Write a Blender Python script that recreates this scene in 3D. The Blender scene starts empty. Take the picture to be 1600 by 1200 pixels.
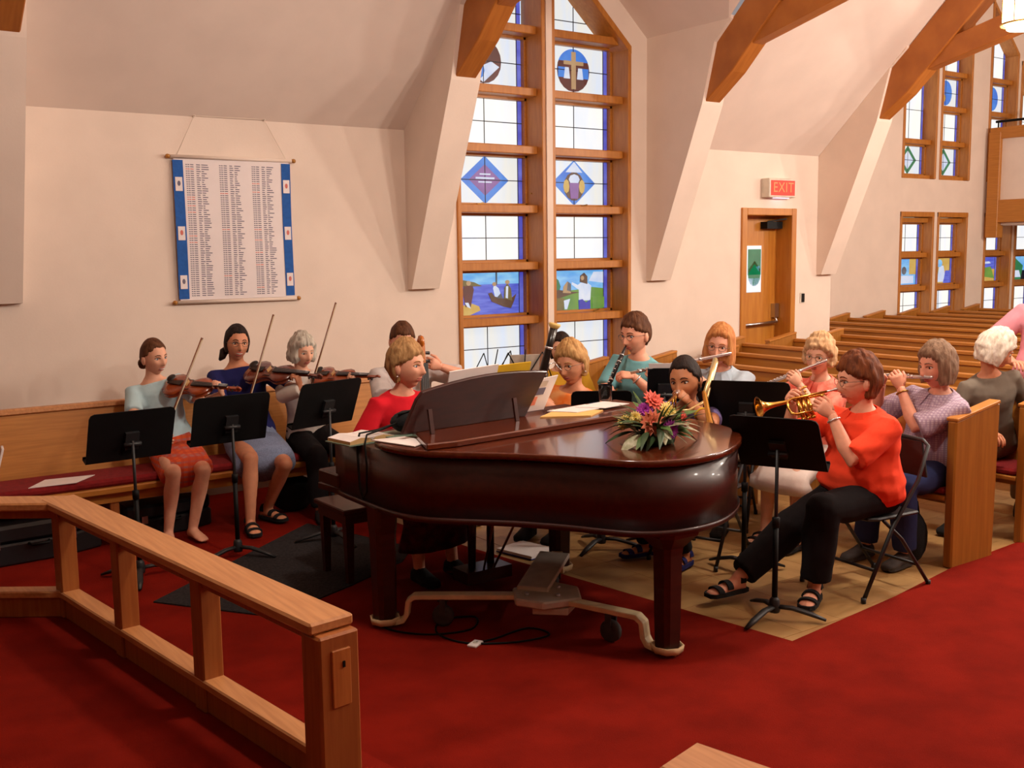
import bpy, bmesh, math, random
from mathutils import Vector, Matrix, noise
random.seed(7)
S = bpy.context.scene
COL = S.collection
PI = math.pi
def V(*a): return Vector(a)

# ---------------------------------------------------------------- camera, world, exposure, lights
def setup_camera():
    f, H = 1650.0, 1.9
    az, pit, rol = math.radians(54.6), math.radians(-7.15), math.radians(0.75)
    R = V(math.sin(az), -math.cos(az), 0); Fh = V(math.cos(az), math.sin(az), 0); Z = V(0, 0, 1)
    F = Fh*math.cos(pit) + Z*math.sin(pit); U = -Fh*math.sin(pit) + Z*math.cos(pit)
    CR = R*math.cos(rol) - U*math.sin(rol); CU = R*math.sin(rol) + U*math.cos(rol)
    m = Matrix((CR, CU, -F)).transposed().to_4x4(); m.translation = V(0, 0, H)
    cam = bpy.data.cameras.new('camera'); cam.sensor_width = 36; cam.lens = 36*f/1600
    cam.clip_start = 0.05; cam.clip_end = 200
    o = bpy.data.objects.new('camera', cam); o.matrix_world = m; COL.objects.link(o); S.camera = o
setup_camera()
W = bpy.data.worlds.new('world'); S.world = W; W.use_nodes = True
_n = W.node_tree.nodes; _l = W.node_tree.links
_sky = _n.new('ShaderNodeTexSky'); _sky.sky_type = 'NISHITA'; _sky.sun_elevation = math.radians(35); _sky.sun_disc = False
_l.new(_sky.outputs[0], _n['Background'].inputs[0]); _n['Background'].inputs[1].default_value = 0.15
S.view_settings.view_transform = 'Standard'; S.view_settings.look = 'None'
S.view_settings.exposure = 0.30; S.view_settings.gamma = 1; S.view_settings.use_curve_mapping = False
LANTERN_W = 120.0          # watts of each hanging lantern bulb
WARM = (1.0, 0.88, 0.76)
LANTERN_SPOTS = [(6.2, 3.46), (10.2, 3.56), (14.2, 3.56), (6.2, 1.3), (10.2, 1.3), (14.2, 1.3), (2.6, 3.5)]
def area_lamp(name, loc, size, watts, col, rot=(0, 0, 0)):
    L = bpy.data.lights.new(name, 'AREA'); L.shape = 'RECTANGLE'; L.size, L.size_y = size; L.energy = watts; L.color = col
    o = bpy.data.objects.new(name, L); o.location = loc; o.rotation_euler = rot; COL.objects.link(o)
# unseen area lamp added under the ridge to brighten the ceiling and walls
#area_lamp('chancel_spot', (-1.5, 0.2, 5.4), (1.2, 1.2), 150, WARM, (math.radians(38), 0, math.radians(-30)))
area_lamp('ceiling_fill', (6.2, 2.4, 5.2), (8.0, 0.5), 220, WARM, (PI, 0, 0))

# ---------------------------------------------------------------- materials
def lin(c):
    return tuple(((x/255.0)/12.92 if x/255.0 <= 0.04045 else (((x/255.0)+0.055)/1.055)**2.4) for x in c) + (1.0,)
def M(name, rgb, rough=0.6, metal=0.0, var=0.0, scale=20, bump=0.0, bscale=None, spec=None, stretch=(1, 1, 1), rgb2=None, sheen=0.0, coat=0.0):
    m = bpy.data.materials.new(name); m.use_nodes = True
    n, l = m.node_tree.nodes, m.node_tree.links
    b = n['Principled BSDF']; b.inputs['Roughness'].default_value = rough; b.inputs['Metallic'].default_value = metal
    if spec is not None: b.inputs['Specular IOR Level'].default_value = spec
    if sheen: b.inputs['Sheen Weight'].default_value = sheen
    if coat: b.inputs['Coat Weight'].default_value = coat; b.inputs['Coat Roughness'].default_value = 0.08
    c = lin(rgb)
    b.inputs['Base Color'].default_value = c
    m.diffuse_color = c
    tc = n.new('ShaderNodeTexCoord'); mp = n.new('ShaderNodeMapping'); mp.inputs['Scale'].default_value = stretch
    l.new(tc.outputs['Object'], mp.inputs[0])
    if var or rgb2:
        t = n.new('ShaderNodeTexNoise'); t.inputs['Scale'].default_value = scale; t.inputs['Detail'].default_value = 4
        l.new(mp.outputs[0], t.inputs['Vector'])
        r = n.new('ShaderNodeValToRGB')
        r.color_ramp.elements[0].position = 0.35; r.color_ramp.elements[1].position = 0.65
        c2 = lin(rgb2) if rgb2 else tuple(min(1, x*(1+var)) for x in c[:3]) + (1,)
        c1 = c if rgb2 else tuple(x*(1-var) for x in c[:3]) + (1,)
        r.color_ramp.elements[0].color = c1; r.color_ramp.elements[1].color = c2
        l.new(t.outputs[0], r.inputs[0]); l.new(r.outputs[0], b.inputs['Base Color'])
    if bump:
        t2 = n.new('ShaderNodeTexNoise'); t2.inputs['Scale'].default_value = bscale or scale; t2.inputs['Detail'].default_value = 3
        l.new(mp.outputs[0], t2.inputs['Vector'])
        bm_ = n.new('ShaderNodeBump'); bm_.inputs['Strength'].default_value = bump; bm_.inputs['Distance'].default_value = 0.01
        l.new(t2.outputs[0], bm_.inputs['Height']); l.new(bm_.outputs[0], b.inputs['Normal'])
    return m
def WOOD(name, a, b2, rough=0.4, scale=6, stretch=(1, 1, 1), coat=0.0):
    return M(name, a, rough, rgb2=b2, scale=scale, stretch=stretch, coat=coat)
def EMIT(name, rgb, strength):
    m = bpy.data.materials.new(name); m.use_nodes = True
    b = m.node_tree.nodes['Principled BSDF']; c = lin(rgb)
    b.inputs['Base Color'].default_value = tuple(x*.3 for x in c[:3])+(1,); b.inputs['Emission Color'].default_value = c; b.inputs['Emission Strength'].default_value = strength
    b.inputs['Roughness'].default_value = 0.5
    m.diffuse_color = c
    return m
def GLASSPANE(name, rgb, rgb2, strength, scale=5, stretch=(1, 1, 1), pos=(0.35, 0.7)):
    """leaded stained glass with daylight behind it"""
    m = EMIT(name, rgb, strength); n, l = m.node_tree.nodes, m.node_tree.links; b = n['Principled BSDF']
    tc = n.new('ShaderNodeTexCoord'); mp = n.new('ShaderNodeMapping'); mp.inputs['Scale'].default_value = stretch
    l.new(tc.outputs['Object'], mp.inputs[0])
    t = n.new('ShaderNodeTexNoise'); t.inputs['Scale'].default_value = scale; t.inputs['Detail'].default_value = 3; l.new(mp.outputs[0], t.inputs['Vector'])
    r = n.new('ShaderNodeValToRGB'); r.color_ramp.elements[0].position, r.color_ramp.elements[1].position = pos
    r.color_ramp.elements[0].color = lin(rgb); r.color_ramp.elements[1].color = lin(rgb2)
    l.new(t.outputs[0], r.inputs[0]); l.new(r.outputs[0], b.inputs['Emission Color'])
    b.inputs['Base Color'].default_value = (0.05, 0.05, 0.06, 1)
    return m
m_wall = M('plaster_cream', (232, 214, 200), 0.9, var=0.03, scale=3, bump=0.05, bscale=60)
m_ceil = M('plaster_ceiling', (226, 208, 196), 0.9, var=0.03, scale=3)
m_carpet = M('carpet_red', (122, 25, 14), 1.0, var=0.16, scale=3.5, bump=0.5, bscale=300, spec=0.05)
m_tan = M('vinyl_tan', (172, 134, 82), 0.5, rgb2=(152, 114, 66), scale=3, stretch=(1, 3, 1))
m_tan2 = M('vinyl_tan_b', (178, 138, 86), 0.5, rgb2=(156, 118, 70), scale=3, stretch=(3, 1, 1))
m_rug = M('mat_charcoal', (50, 47, 48), 1.0, var=0.25, scale=60, bump=0.4, bscale=300, spec=0.05)
m_oakY = WOOD('oak_along_y', (176, 112, 42), (192, 126, 52), 0.42, 5, (14, 0.7, 14))
m_oakX = WOOD('oak_along_x', (176, 112, 42), (192, 126, 52), 0.42, 5, (0.7, 14, 14))
m_oakZ = WOOD('oak_along_z', (170, 98, 42), (190, 116, 54), 0.42, 5, (14, 14, 0.7))
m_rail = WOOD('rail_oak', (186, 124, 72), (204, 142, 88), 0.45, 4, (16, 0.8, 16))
m_railshade = WOOD('rail_oak_shaded', (152, 84, 36), (166, 98, 44), 0.45, 4, (16, 16, 0.8))  # same oak as the rail top, shade of the sides put into the colour
m_pew = WOOD('pew_oak', (166, 106, 34), (180, 120, 44), 0.4, 4, (10, 0.6, 10))
m_pewend = WOOD('pew_oak_end', (150, 94, 30), (166, 108, 38), 0.4, 4, (10, 10, 0.6))
m_timber = WOOD('truss_timber', (160, 92, 32), (176, 106, 40), 0.5, 4, (8, 1, 1))
m_winwood = WOOD('window_oak', (176, 110, 40), (190, 124, 50), 0.45, 5, (6, 6, 1))
m_door = WOOD('door_oak', (180, 112, 36), (194, 128, 46), 0.4, 4, (8, 8, 0.7))
m_cushion = M('cushion_red', (128, 16, 20), 0.95, var=0.15, scale=30, bump=0.2, bscale=200)
m_black = M('black_enamel', (7, 7, 8), 0.6, var=0.2, spec=0.25, scale=30)
m_blackcast = M('black_cast_metal', (30, 30, 32), 0.5, var=0.1, scale=40)
m_blackplastic = M('black_plastic', (16, 16, 20), 0.45)
m_blackcloth = M('black_cloth', (14, 13, 15), 0.95, var=0.3, scale=40, bump=0.3, bscale=120)
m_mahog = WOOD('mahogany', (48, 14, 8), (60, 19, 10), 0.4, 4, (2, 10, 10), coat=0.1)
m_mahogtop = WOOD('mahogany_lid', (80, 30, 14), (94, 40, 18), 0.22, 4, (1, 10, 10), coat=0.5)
m_truck = M('truck_paint_cream', (226, 204, 160), 0.55, var=0.12, scale=12)
m_truckgrey = M('truck_plate_grey', (206, 196, 180), 0.5, var=0.1, scale=12)
m_rubber = M('grey_rubber', (60, 54, 52), 0.8, var=0.2, scale=20)
m_brass = M('brass', (222, 172, 84), 0.22, 1.0, var=0.05, scale=20)
m_brassdull = M('brass_satin', (196, 152, 84), 0.4, 1.0)
m_steel = M('steel', (196, 196, 200), 0.28, 1.0)
m_silver = M('silver', (226, 224, 224), 0.25, 0.9)
m_ivory = M('ivory', (232, 196, 116), 0.4)
m_paper = M('paper', (236, 226, 222), 0.85, var=0.03, scale=8)
m_paperedge = M('page_edges', (214, 176, 120), 0.85, var=0.08, scale=60, stretch=(1, 1, 12))
m_envelope = M('manila', (232, 182, 106), 0.8, var=0.04, scale=10)
m_yellow = M('yellow_folder', (222, 176, 24), 0.6, var=0.05, scale=10)
m_bluecover = M('blue_cover', (40, 44, 120), 0.6)
m_greencover = M('grey_green_cover', (110, 130, 112), 0.7)
m_bluecloth = M('blue_felt', (36, 92, 172), 0.9, var=0.08, scale=30, bump=0.2, bscale=150)
m_bannercloth = M('banner_white_cloth', (236, 226, 226), 0.9, var=0.02, scale=6)
m_ink = M('ink_grey', (112, 106, 126), 0.9)
m_inkred = M('ink_red', (212, 120, 110), 0.9)
m_inkblack = M('ink_black', (60, 56, 66), 0.9)
m_rod = M('painted_rod', (228, 210, 196), 0.6)
m_finial = M('gold_finial', (176, 122, 56), 0.45, 0.3)
m_string = M('pale_cord', (234, 220, 204), 0.9)
m_leaf = M('leaf_green', (62, 92, 38), 0.55, rgb2=(96, 122, 56), scale=30)
m_leafd = M('leaf_dark', (34, 56, 26), 0.6, rgb2=(52, 78, 36), scale=30)
m_leafw = M('leaf_variegated', (150, 150, 110), 0.6, rgb2=(196, 190, 160), scale=50)
m_petalpink = M('petal_coral', (226, 122, 92), 0.7, rgb2=(240, 150, 116), scale=60)
m_petalyel = M('petal_yellow', (240, 212, 110), 0.7, rgb2=(246, 226, 150), scale=60)
m_petalpur = M('petal_purple', (150, 40, 150), 0.7, rgb2=(176, 60, 170), scale=60)
m_petalred = M('petal_red', (200, 70, 52), 0.7, rgb2=(226, 104, 84), scale=60)
m_clear = bpy.data.materials.new('clear_glass'); m_clear.use_nodes = True
_b = m_clear.node_tree.nodes['Principled BSDF']; _b.inputs['Transmission Weight'].default_value = 1; _b.inputs['Roughness'].default_value = 0.05; _b.inputs['Base Color'].default_value = (0.97, 0.98, 0.96, 1); _b.inputs['IOR'].default_value = 1.12
m_lead = M('lead_came', (52, 54, 66), 0.6)
GS = 0.76
g_cream = GLASSPANE('glass_cream', (236, 234, 226), (222, 230, 244), GS*1.05, 3.0, (3, 1, 0.6))
g_creamb = GLASSPANE('glass_cream_bright', (255, 250, 240), (236, 240, 248), GS*1.1, 2.2, (2, 1, 0.7))
g_blue = GLASSPANE('glass_border_blue', (80, 84, 206), (120, 130, 236), GS*0.75, 6)
g_sky = GLASSPANE('glass_sky_blue', (96, 172, 240), (150, 210, 246), GS*0.95, 5, (1, 1, 3))
g_sea = GLASSPANE('glass_sea_blue', (66, 84, 214), (110, 130, 240), GS*0.8, 7, (0.8, 1, 6))
g_green = GLASSPANE('glass_green', (120, 170, 60), (90, 150, 60), GS*0.75, 6)
g_green2 = GLASSPANE('glass_deep_green', (24, 140, 84), (40, 160, 100), GS*0.6, 6)
g_brown = GLASSPANE('glass_brown', (104, 66, 36), (132, 84, 44), GS*0.5, 8)
g_red = GLASSPANE('glass_red_brown', (110, 44, 30), (134, 54, 40), GS*0.5, 8)
g_olive = GLASSPANE('glass_olive', (132, 112, 42), (150, 132, 60), GS*0.55, 8)
g_gold = GLASSPANE('glass_gold', (226, 178, 72), (240, 200, 110), GS*0.75, 6)
g_white = GLASSPANE('glass_white', (206, 220, 250), (236, 240, 250), GS*0.9, 8)
g_grey = GLASSPANE('glass_grey', (96, 104, 116), (140, 144, 150), GS*0.5, 8)
g_purple = GLASSPANE('glass_violet', (150, 100, 176), (176, 116, 190), GS*0.7, 7)
g_azure = GLASSPANE('glass_azure', (40, 120, 226), (70, 150, 240), GS*0.85, 5)
g_royal = GLASSPANE('glass_royal', (50, 56, 190), (70, 80, 210), GS*0.7, 6)
g_flesh = GLASSPANE('glass_tan', (206, 160, 110), (220, 180, 130), GS*0.7, 6)

# ---------------------------------------------------------------- mesh builder and object helpers
class B:
    def __init__(s): s.v = []; s.f = []; s.m = []; s.sm = []
    def add(s, vs, fs, mi=0, smooth=False):
        o = len(s.v); s.v += [Vector(x) for x in vs]
        for f in fs: s.f.append([i+o for i in f]); s.m.append(mi); s.sm.append(smooth)
        return s
    def box(s, lo, hi, mi=0, mat=None):
        x0, y0, z0 = lo; x1, y1, z1 = hi
        vs = [V(x0, y0, z0), V(x1, y0, z0), V(x1, y1, z0), V(x0, y1, z0), V(x0, y0, z1), V(x1, y0, z1), V(x1, y1, z1), V(x0, y1, z1)]
        if mat: vs = [mat @ q for q in vs]
        return s.add(vs, [(3, 2, 1, 0), (4, 5, 6, 7), (0, 1, 5, 4), (1, 2, 6, 5), (2, 3, 7, 6), (3, 0, 4, 7)], mi)
    def bar(s, a, b, w, h, up=(0, 0, 1), mi=0):
        """box from a to b, w across, h along up"""
        a, b = Vector(a), Vector(b); d = (b-a).normalized(); u = Vector(up); x = d.cross(u).normalized(); u = x.cross(d)
        vs = [p + x*sx*w/2 + u*su*h/2 for p in (a, b) for sx, su in ((-1, -1), (1, -1), (1, 1), (-1, 1))]
        return s.add(vs, [(0, 1, 2, 3), (7, 6, 5, 4), (0, 4, 5, 1), (1, 5, 6, 2), (2, 6, 7, 3), (3, 7, 4, 0)], mi)
    def prism(s, poly, lo, hi, axis='z', mi=0, smooth=False):
        """poly: 2-D outline; extruded along axis from lo to hi"""
        def P(p, t): return {'z': (p[0], p[1], t), 'y': (p[0], t, p[1]), 'x': (t, p[0], p[1])}[axis]
        n = len(poly); vs = [P(p, lo) for p in poly] + [P(p, hi) for p in poly]
        s.add(vs, [tuple(range(n))[::-1], tuple(range(n, 2*n))], mi)
        o = len(s.v) - 2*n
        for i in range(n): s.f.append([o+i, o+(i+1) % n, o+n+(i+1) % n, o+n+i]); s.m.append(mi); s.sm.append(smooth)
        return s
    def rings(s, R, mi=0, caps=True, smooth=True):
        n = len(R[0]); vs = [p for r in R for p in r]; fs = []
        for i in range(len(R)-1):
            for j in range(n): fs.append((i*n+j, i*n+(j+1) % n, (i+1)*n+(j+1) % n, (i+1)*n+j))
        if caps: fs += [tuple(range(n))[::-1], tuple((len(R)-1)*n+j for j in range(n))]
        return s.add(vs, fs, mi, smooth)
    def tube(s, pts, r, n=8, mi=0, up=None, caps=True, flat=1.0):
        """sweep of circles; r a number or list; flat squashes along the second axis"""
        pts = [Vector(p) for p in pts]; k = len(pts); rr = r if isinstance(r, (list, tuple)) else [r]*k
        R = []; ref = Vector(up) if up else None
        for i, p in enumerate(pts):
            d = (pts[min(i+1, k-1)] - pts[max(i-1, 0)]).normalized()
            if ref is None: ref = V(0, 0, 1) if abs(d.z) < 0.9 else V(1, 0, 0)
            x = d.cross(ref)
            if x.length < 1e-4: x = d.orthogonal()
            x.normalize(); y = x.cross(d); ref = y if up is None else ref
            R.append([p + (x*math.cos(2*PI*j/n) + y*math.sin(2*PI*j/n)*flat)*rr[i] for j in range(n)])
        return s.rings(R, mi, caps)
    def lathe(s, prof, n=16, base=(0, 0, 0), axis=(0, 0, 1), mi=0, caps=True):
        ax = Vector(axis).normalized(); x = ax.orthogonal().normalized(); y = ax.cross(x); b = Vector(base)
        return s.rings([[b + ax*z + (x*math.cos(2*PI*j/n) + y*math.sin(2*PI*j/n))*max(r, 1e-4) for j in range(n)] for r, z in prof], mi, caps)
    def ball(s, c, r, n=10, mi=0, mat=None):
        c = Vector(c); r = Vector(r) if not isinstance(r, (int, float)) else V(r, r, r)
        R = []
        for i in range(n//2+1):
            t = PI*i/(n//2); t = min(max(t, 0.02), PI-0.02)
            ring = [V(r.x*math.sin(t)*math.cos(2*PI*j/n), r.y*math.sin(t)*math.sin(2*PI*j/n), -r.z*math.cos(t)) for j in range(n)]
            R.append([c + (mat @ q if mat else q) for q in ring])
        return s.rings(R, mi)
    def mesh(s, name, mats):
        me = bpy.data.meshes.new(name); me.from_pydata(s.v, [], s.f)
        for m in (mats if isinstance(mats, (list, tuple)) else [mats]): me.materials.append(m)
        me.polygons.foreach_set('material_index', s.m); me.polygons.foreach_set('use_smooth', s.sm); me.update()
        return me
    def build(s, name, mats, parent=None, bevel=0, recalc=True):
        me = s.mesh(name, mats)
        if recalc:
            bm = bmesh.new(); bm.from_mesh(me); bmesh.ops.recalc_face_normals(bm, faces=bm.faces); bm.to_mesh(me); bm.free()
        return link(name, me, parent, bevel)
def link(name, me, parent=None, bevel=0):
    o = bpy.data.objects.new(name, me); COL.objects.link(o)
    if parent is not None: o.parent = parent
    if bevel:
        b = o.modifiers.new('edge', 'BEVEL'); b.width = bevel; b.segments = 1; b.limit_method = 'ANGLE'
    return o
def thing(name, label, cat, loc=(0, 0, 0), rz=0.0, group=None):
    o = bpy.data.objects.new(name, None); o.empty_display_size = 0.1; COL.objects.link(o)
    o.location = loc; o.rotation_euler = (0, 0, rz); return tag(o, label, cat, group)
def tag(o, label, cat, group=None):
    o['label'] = label; o['category'] = cat
    if group: o['group'] = group
    return o
def struct(o, label=None):
    o['kind'] = 'structure'
    if label: o['label'] = label
    return o
def copy_tree(o, parent=None):
    c = o.copy(); COL.objects.link(c)
    if parent is not None: c.parent = parent
    for ch in list(o.children): copy_tree(ch, c)
    return c
def offset(o, loc):
    """builds in world coordinates, hung under an empty at loc"""
    o.location = o.location - Vector(loc)
    return o
def T(loc=(0, 0, 0), rz=0.0, rx=0.0, ry=0.0):
    return Matrix.Translation(loc) @ Matrix.Rotation(rz, 4, 'Z') @ Matrix.Rotation(ry, 4, 'Y') @ Matrix.Rotation(rx, 4, 'X')
# ---------------------------------------------------------------- setting
m_wallshade = M('unseen_wall_dark', (112, 78, 52), 0.7, var=0.1, scale=6)  # for the unseen walls, darkened to cut bounce light from the camera side
WY, WY2 = 8.1, 9.7
ARCH = [(1.24, 1.51), (4.65, 4.93), (7.47, 7.75), (10.17, 10.44)]
def ceil_z(y): return 2.95 + 0.955*(8.1-y)
floor = struct(B().box((-4, -3.2, -0.1), (18.4, 9.7, 0.0)).build('floor', m_tan))
# square vinyl tiles: each tile of the near patch is its own piece
_t = [B().box((0.001, 0.001, -0.002), (0.299, 0.299, 0.0025)).mesh('floor_tile', m) for m in (m_tan, m_tan2)]
for i in range(22):
    for j in range(15):
        x, y = 3.5 + 0.3*i, 3.0 + 0.3*j
        if i + j > 22 or y > 7.4: continue
        if y < 3.3 or (x < 3.62 and y > 5) or x > 8: continue
        o = link('floor_tile', _t[(i+j) % 2], floor); o.location = (x, y, 0)
carp = [(-4, 8.1), (3.42, 8.1), (3.6, 5.6), (3.94, 3.23), (4.91, 3.33), (5.74, 3.46), (6.5, 3.5), (18.4, 3.5), (18.4, -3.2), (-4, -3.2)]
struct(B().prism(carp[::-1], -0.02, 0.012).build('floor_carpet', m_carpet))
plat = [(-4, 7.6), (0.35, 6.3), (1.30, 5.45), (1.36, 4.85), (1.42, 4.19), (1.55, 3.42), (1.62, 3.03), (1.9, 1.4), (2.2, -3.2), (-4, -3.2)]
struct(B().prism(plat[::-1], 0.0, 0.17).build('floor_platform', m_carpet))
struct(B().prism([(1.63, 5.72), (2.07, 5.08), (2.62, 5.31), (3.1, 5.55), (3.30, 5.78), (3.02, 6.76)][::-1], 0.008, 0.02).build('floor_mat', m_rug))

# side wall with the window bay gable and the doorway
w = B()
def wb(x0, x1, z0, z1, y=WY, t=0.34): w.box((x0, y, z0), (x1, y+t, z1))
WX0, WX1, WZ0 = 5.17, 7.25, 0.62
wb(-4, WX0, 0, 3.2); wb(WX0, WX1, 0, WZ0); wb(WX1, 8.93, 0, 3.2); wb(8.93, 9.72, 2.28, 3.2); wb(9.72, 10.44, 0, 3.2)
wc, wpk, wev, wsl = 6.21, 4.83, 3.90, 0.895
gx0, gx1, gev, gpk = 4.93, 7.47, 4.0, 5.12
w.prism([(gx0, 3.2), (WX0, 3.2), (WX0, wev), (wc, wpk), (wc, gpk+0.03), (gx0, gev+0.03)], WY, WY+0.34, 'y')
w.prism([(gx1, 3.2), (gx1, gev+0.03), (wc, gpk+0.03), (wc, wpk), (WX1, wev), (WX1, 3.2)], WY, WY+0.34, 'y')
wall_left = struct(w.build('wall_left', m_wall))
wall_t = B()
T0 = 16.13
def topz(x): return 6.02 - 0.95*abs(x-T0)
HOLES = []   # far windows: two pairs
def far_wall():
    xs = [10.3, 14.10, 14.96, 15.06, 15.88, 16.38, 17.2, 17.3, 18.16, 18.6]
    for k in range(len(xs)-1):
        a, b = xs[k], xs[k+1]
        if k % 2 == 0: wall_t.box((a, WY2, 0), (b, WY2+0.34, 8.6))
        else:
            HOLES.append((a, b)); wall_t.box((a, WY2, 0), (b, WY2+0.34, 0.55)); wall_t.box((a, WY2, 2.42), (b, WY2+0.34, 2.92))
            wall_t.prism([(a, topz(a)), (b, topz(b)), (b, 8.6), (a, 8.6)], WY2, WY2+0.34, 'y')
far_wall()
wall_t.box((10.3, WY+0.34, 0), (10.44, WY2+0.1, 8.6)); 
struct(wall_t.build('wall_left_2', m_wall))
struct(B().box((18.4, -3.3, 0), (18.6, 9.8, 8.7)).build('wall_back', m_wall))
struct(B().box((-4.2, -3.3, 0), (-4, 8.5, 8.7)).build('wall_front', m_wallshade))
struct(B().box((-4.2, -3.4, 0), (18.6, -3.2, 8.7)).build('wall_right', m_wallshade))
# sloped ceiling: a panel for each bay, the dormer over the window, the flat nave top
c = B()
RY, RZ = 2.45, ceil_z(2.45)
def slab(pts, t=0.08):
    pts = [Vector(p) for p in pts]; n = (pts[1]-pts[0]).cross(pts[2]-pts[0]).normalized()
    if n.z < 0: n = -n
    k = len(pts); c.add(pts + [p+n*t for p in pts], [tuple(range(k))[::-1], tuple(range(k, 2*k))] + [(i, (i+1) % k, k+(i+1) % k, k+i) for i in range(k)])
for a, b in ((-4, 4.78), (7.62, 10.44)): slab([(a, 8.2, ceil_z(8.2)), (b, 8.2, ceil_z(8.2)), (b, RY, RZ), (a, RY, RZ)])
yv, yr = 8.1-(gev-2.95)/0.955, 8.1-(gpk-2.95)/0.955
slab([(gx0, yv, gev), (wc, yr, gpk), (wc, RY, RZ), (gx0, RY, RZ)]); slab([(wc, yr, gpk), (gx1, yv, gev), (gx1, RY, RZ), (wc, RY, RZ)])
slab([(gx0, 8.3, gev), (gx0, yv, gev), (wc, yr, gpk), (wc, 8.3, gpk)]); slab([(gx1, 8.3, gev), (wc, 8.3, gpk), (wc, yr, gpk), (gx1, yv, gev)])
slab([(-4, RY, RZ), (10.44, RY, RZ), (10.44, -3.2, ceil_z(8.1)), (-4, -3.2, ceil_z(8.1))])
slab([(10.44, 9.9, 8.6), (18.6, 9.9, 8.6), (18.6, -3.3, 8.6), (10.44, -3.3, 8.6)])
slab([(10.44, RY, RZ), (10.44, 8.1, 2.95), (10.44, 8.1, 8.6), (10.44, -3.2, 8.6), (10.44, -3.2, 2.95)])
struct(c.build('ceiling', m_ceil))
# white buttress legs of the arches belong to the wall; the timber trusses hang on them
LAB = ['timber truss above the honor roll banner', 'timber truss whose foot covers the top of the tall leaded window', 'timber truss rising between the tall window and the exit door', 'timber truss beyond the exit door, in front of the far gable windows']
def truss(x, lab):
    t = thing('roof_truss', lab, 'roof beam', (x, RY, 5.0))
    for s in (1, -1):
        def Y(p): return [((y-RY)*s, z-5.0) for y, z in p]
        B().prism(Y([(7.36, 3.27), (7.21, 3.80), (RY, ceil_z(RY)-0.02), (RY, ceil_z(RY)-0.5), (7.0, 3.53)]), -0.1, 0.1, 'x').build('rafter', m_timber, t, bevel=0.008)
        B().prism(Y([(7.02, 3.68), (6.89, 3.72), (RY, 4.74), (RY, 4.98), (6.5, 4.04)]), -0.075, 0.075, 'x').build('brace', m_timber, t, bevel=0.006)
for k, (a, b) in enumerate(ARCH):
    B().prism([(8.1, 1.58), (8.03, 1.585), (7.33, 3.27), (7.18, 3.82), (6.98, 4.0), (6.98, 4.03), (8.15, 4.03), (8.15, 1.58)], a, b, 'x').build('buttress', m_wall, wall_left)
    truss((a+b)/2, LAB[k])

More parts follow.
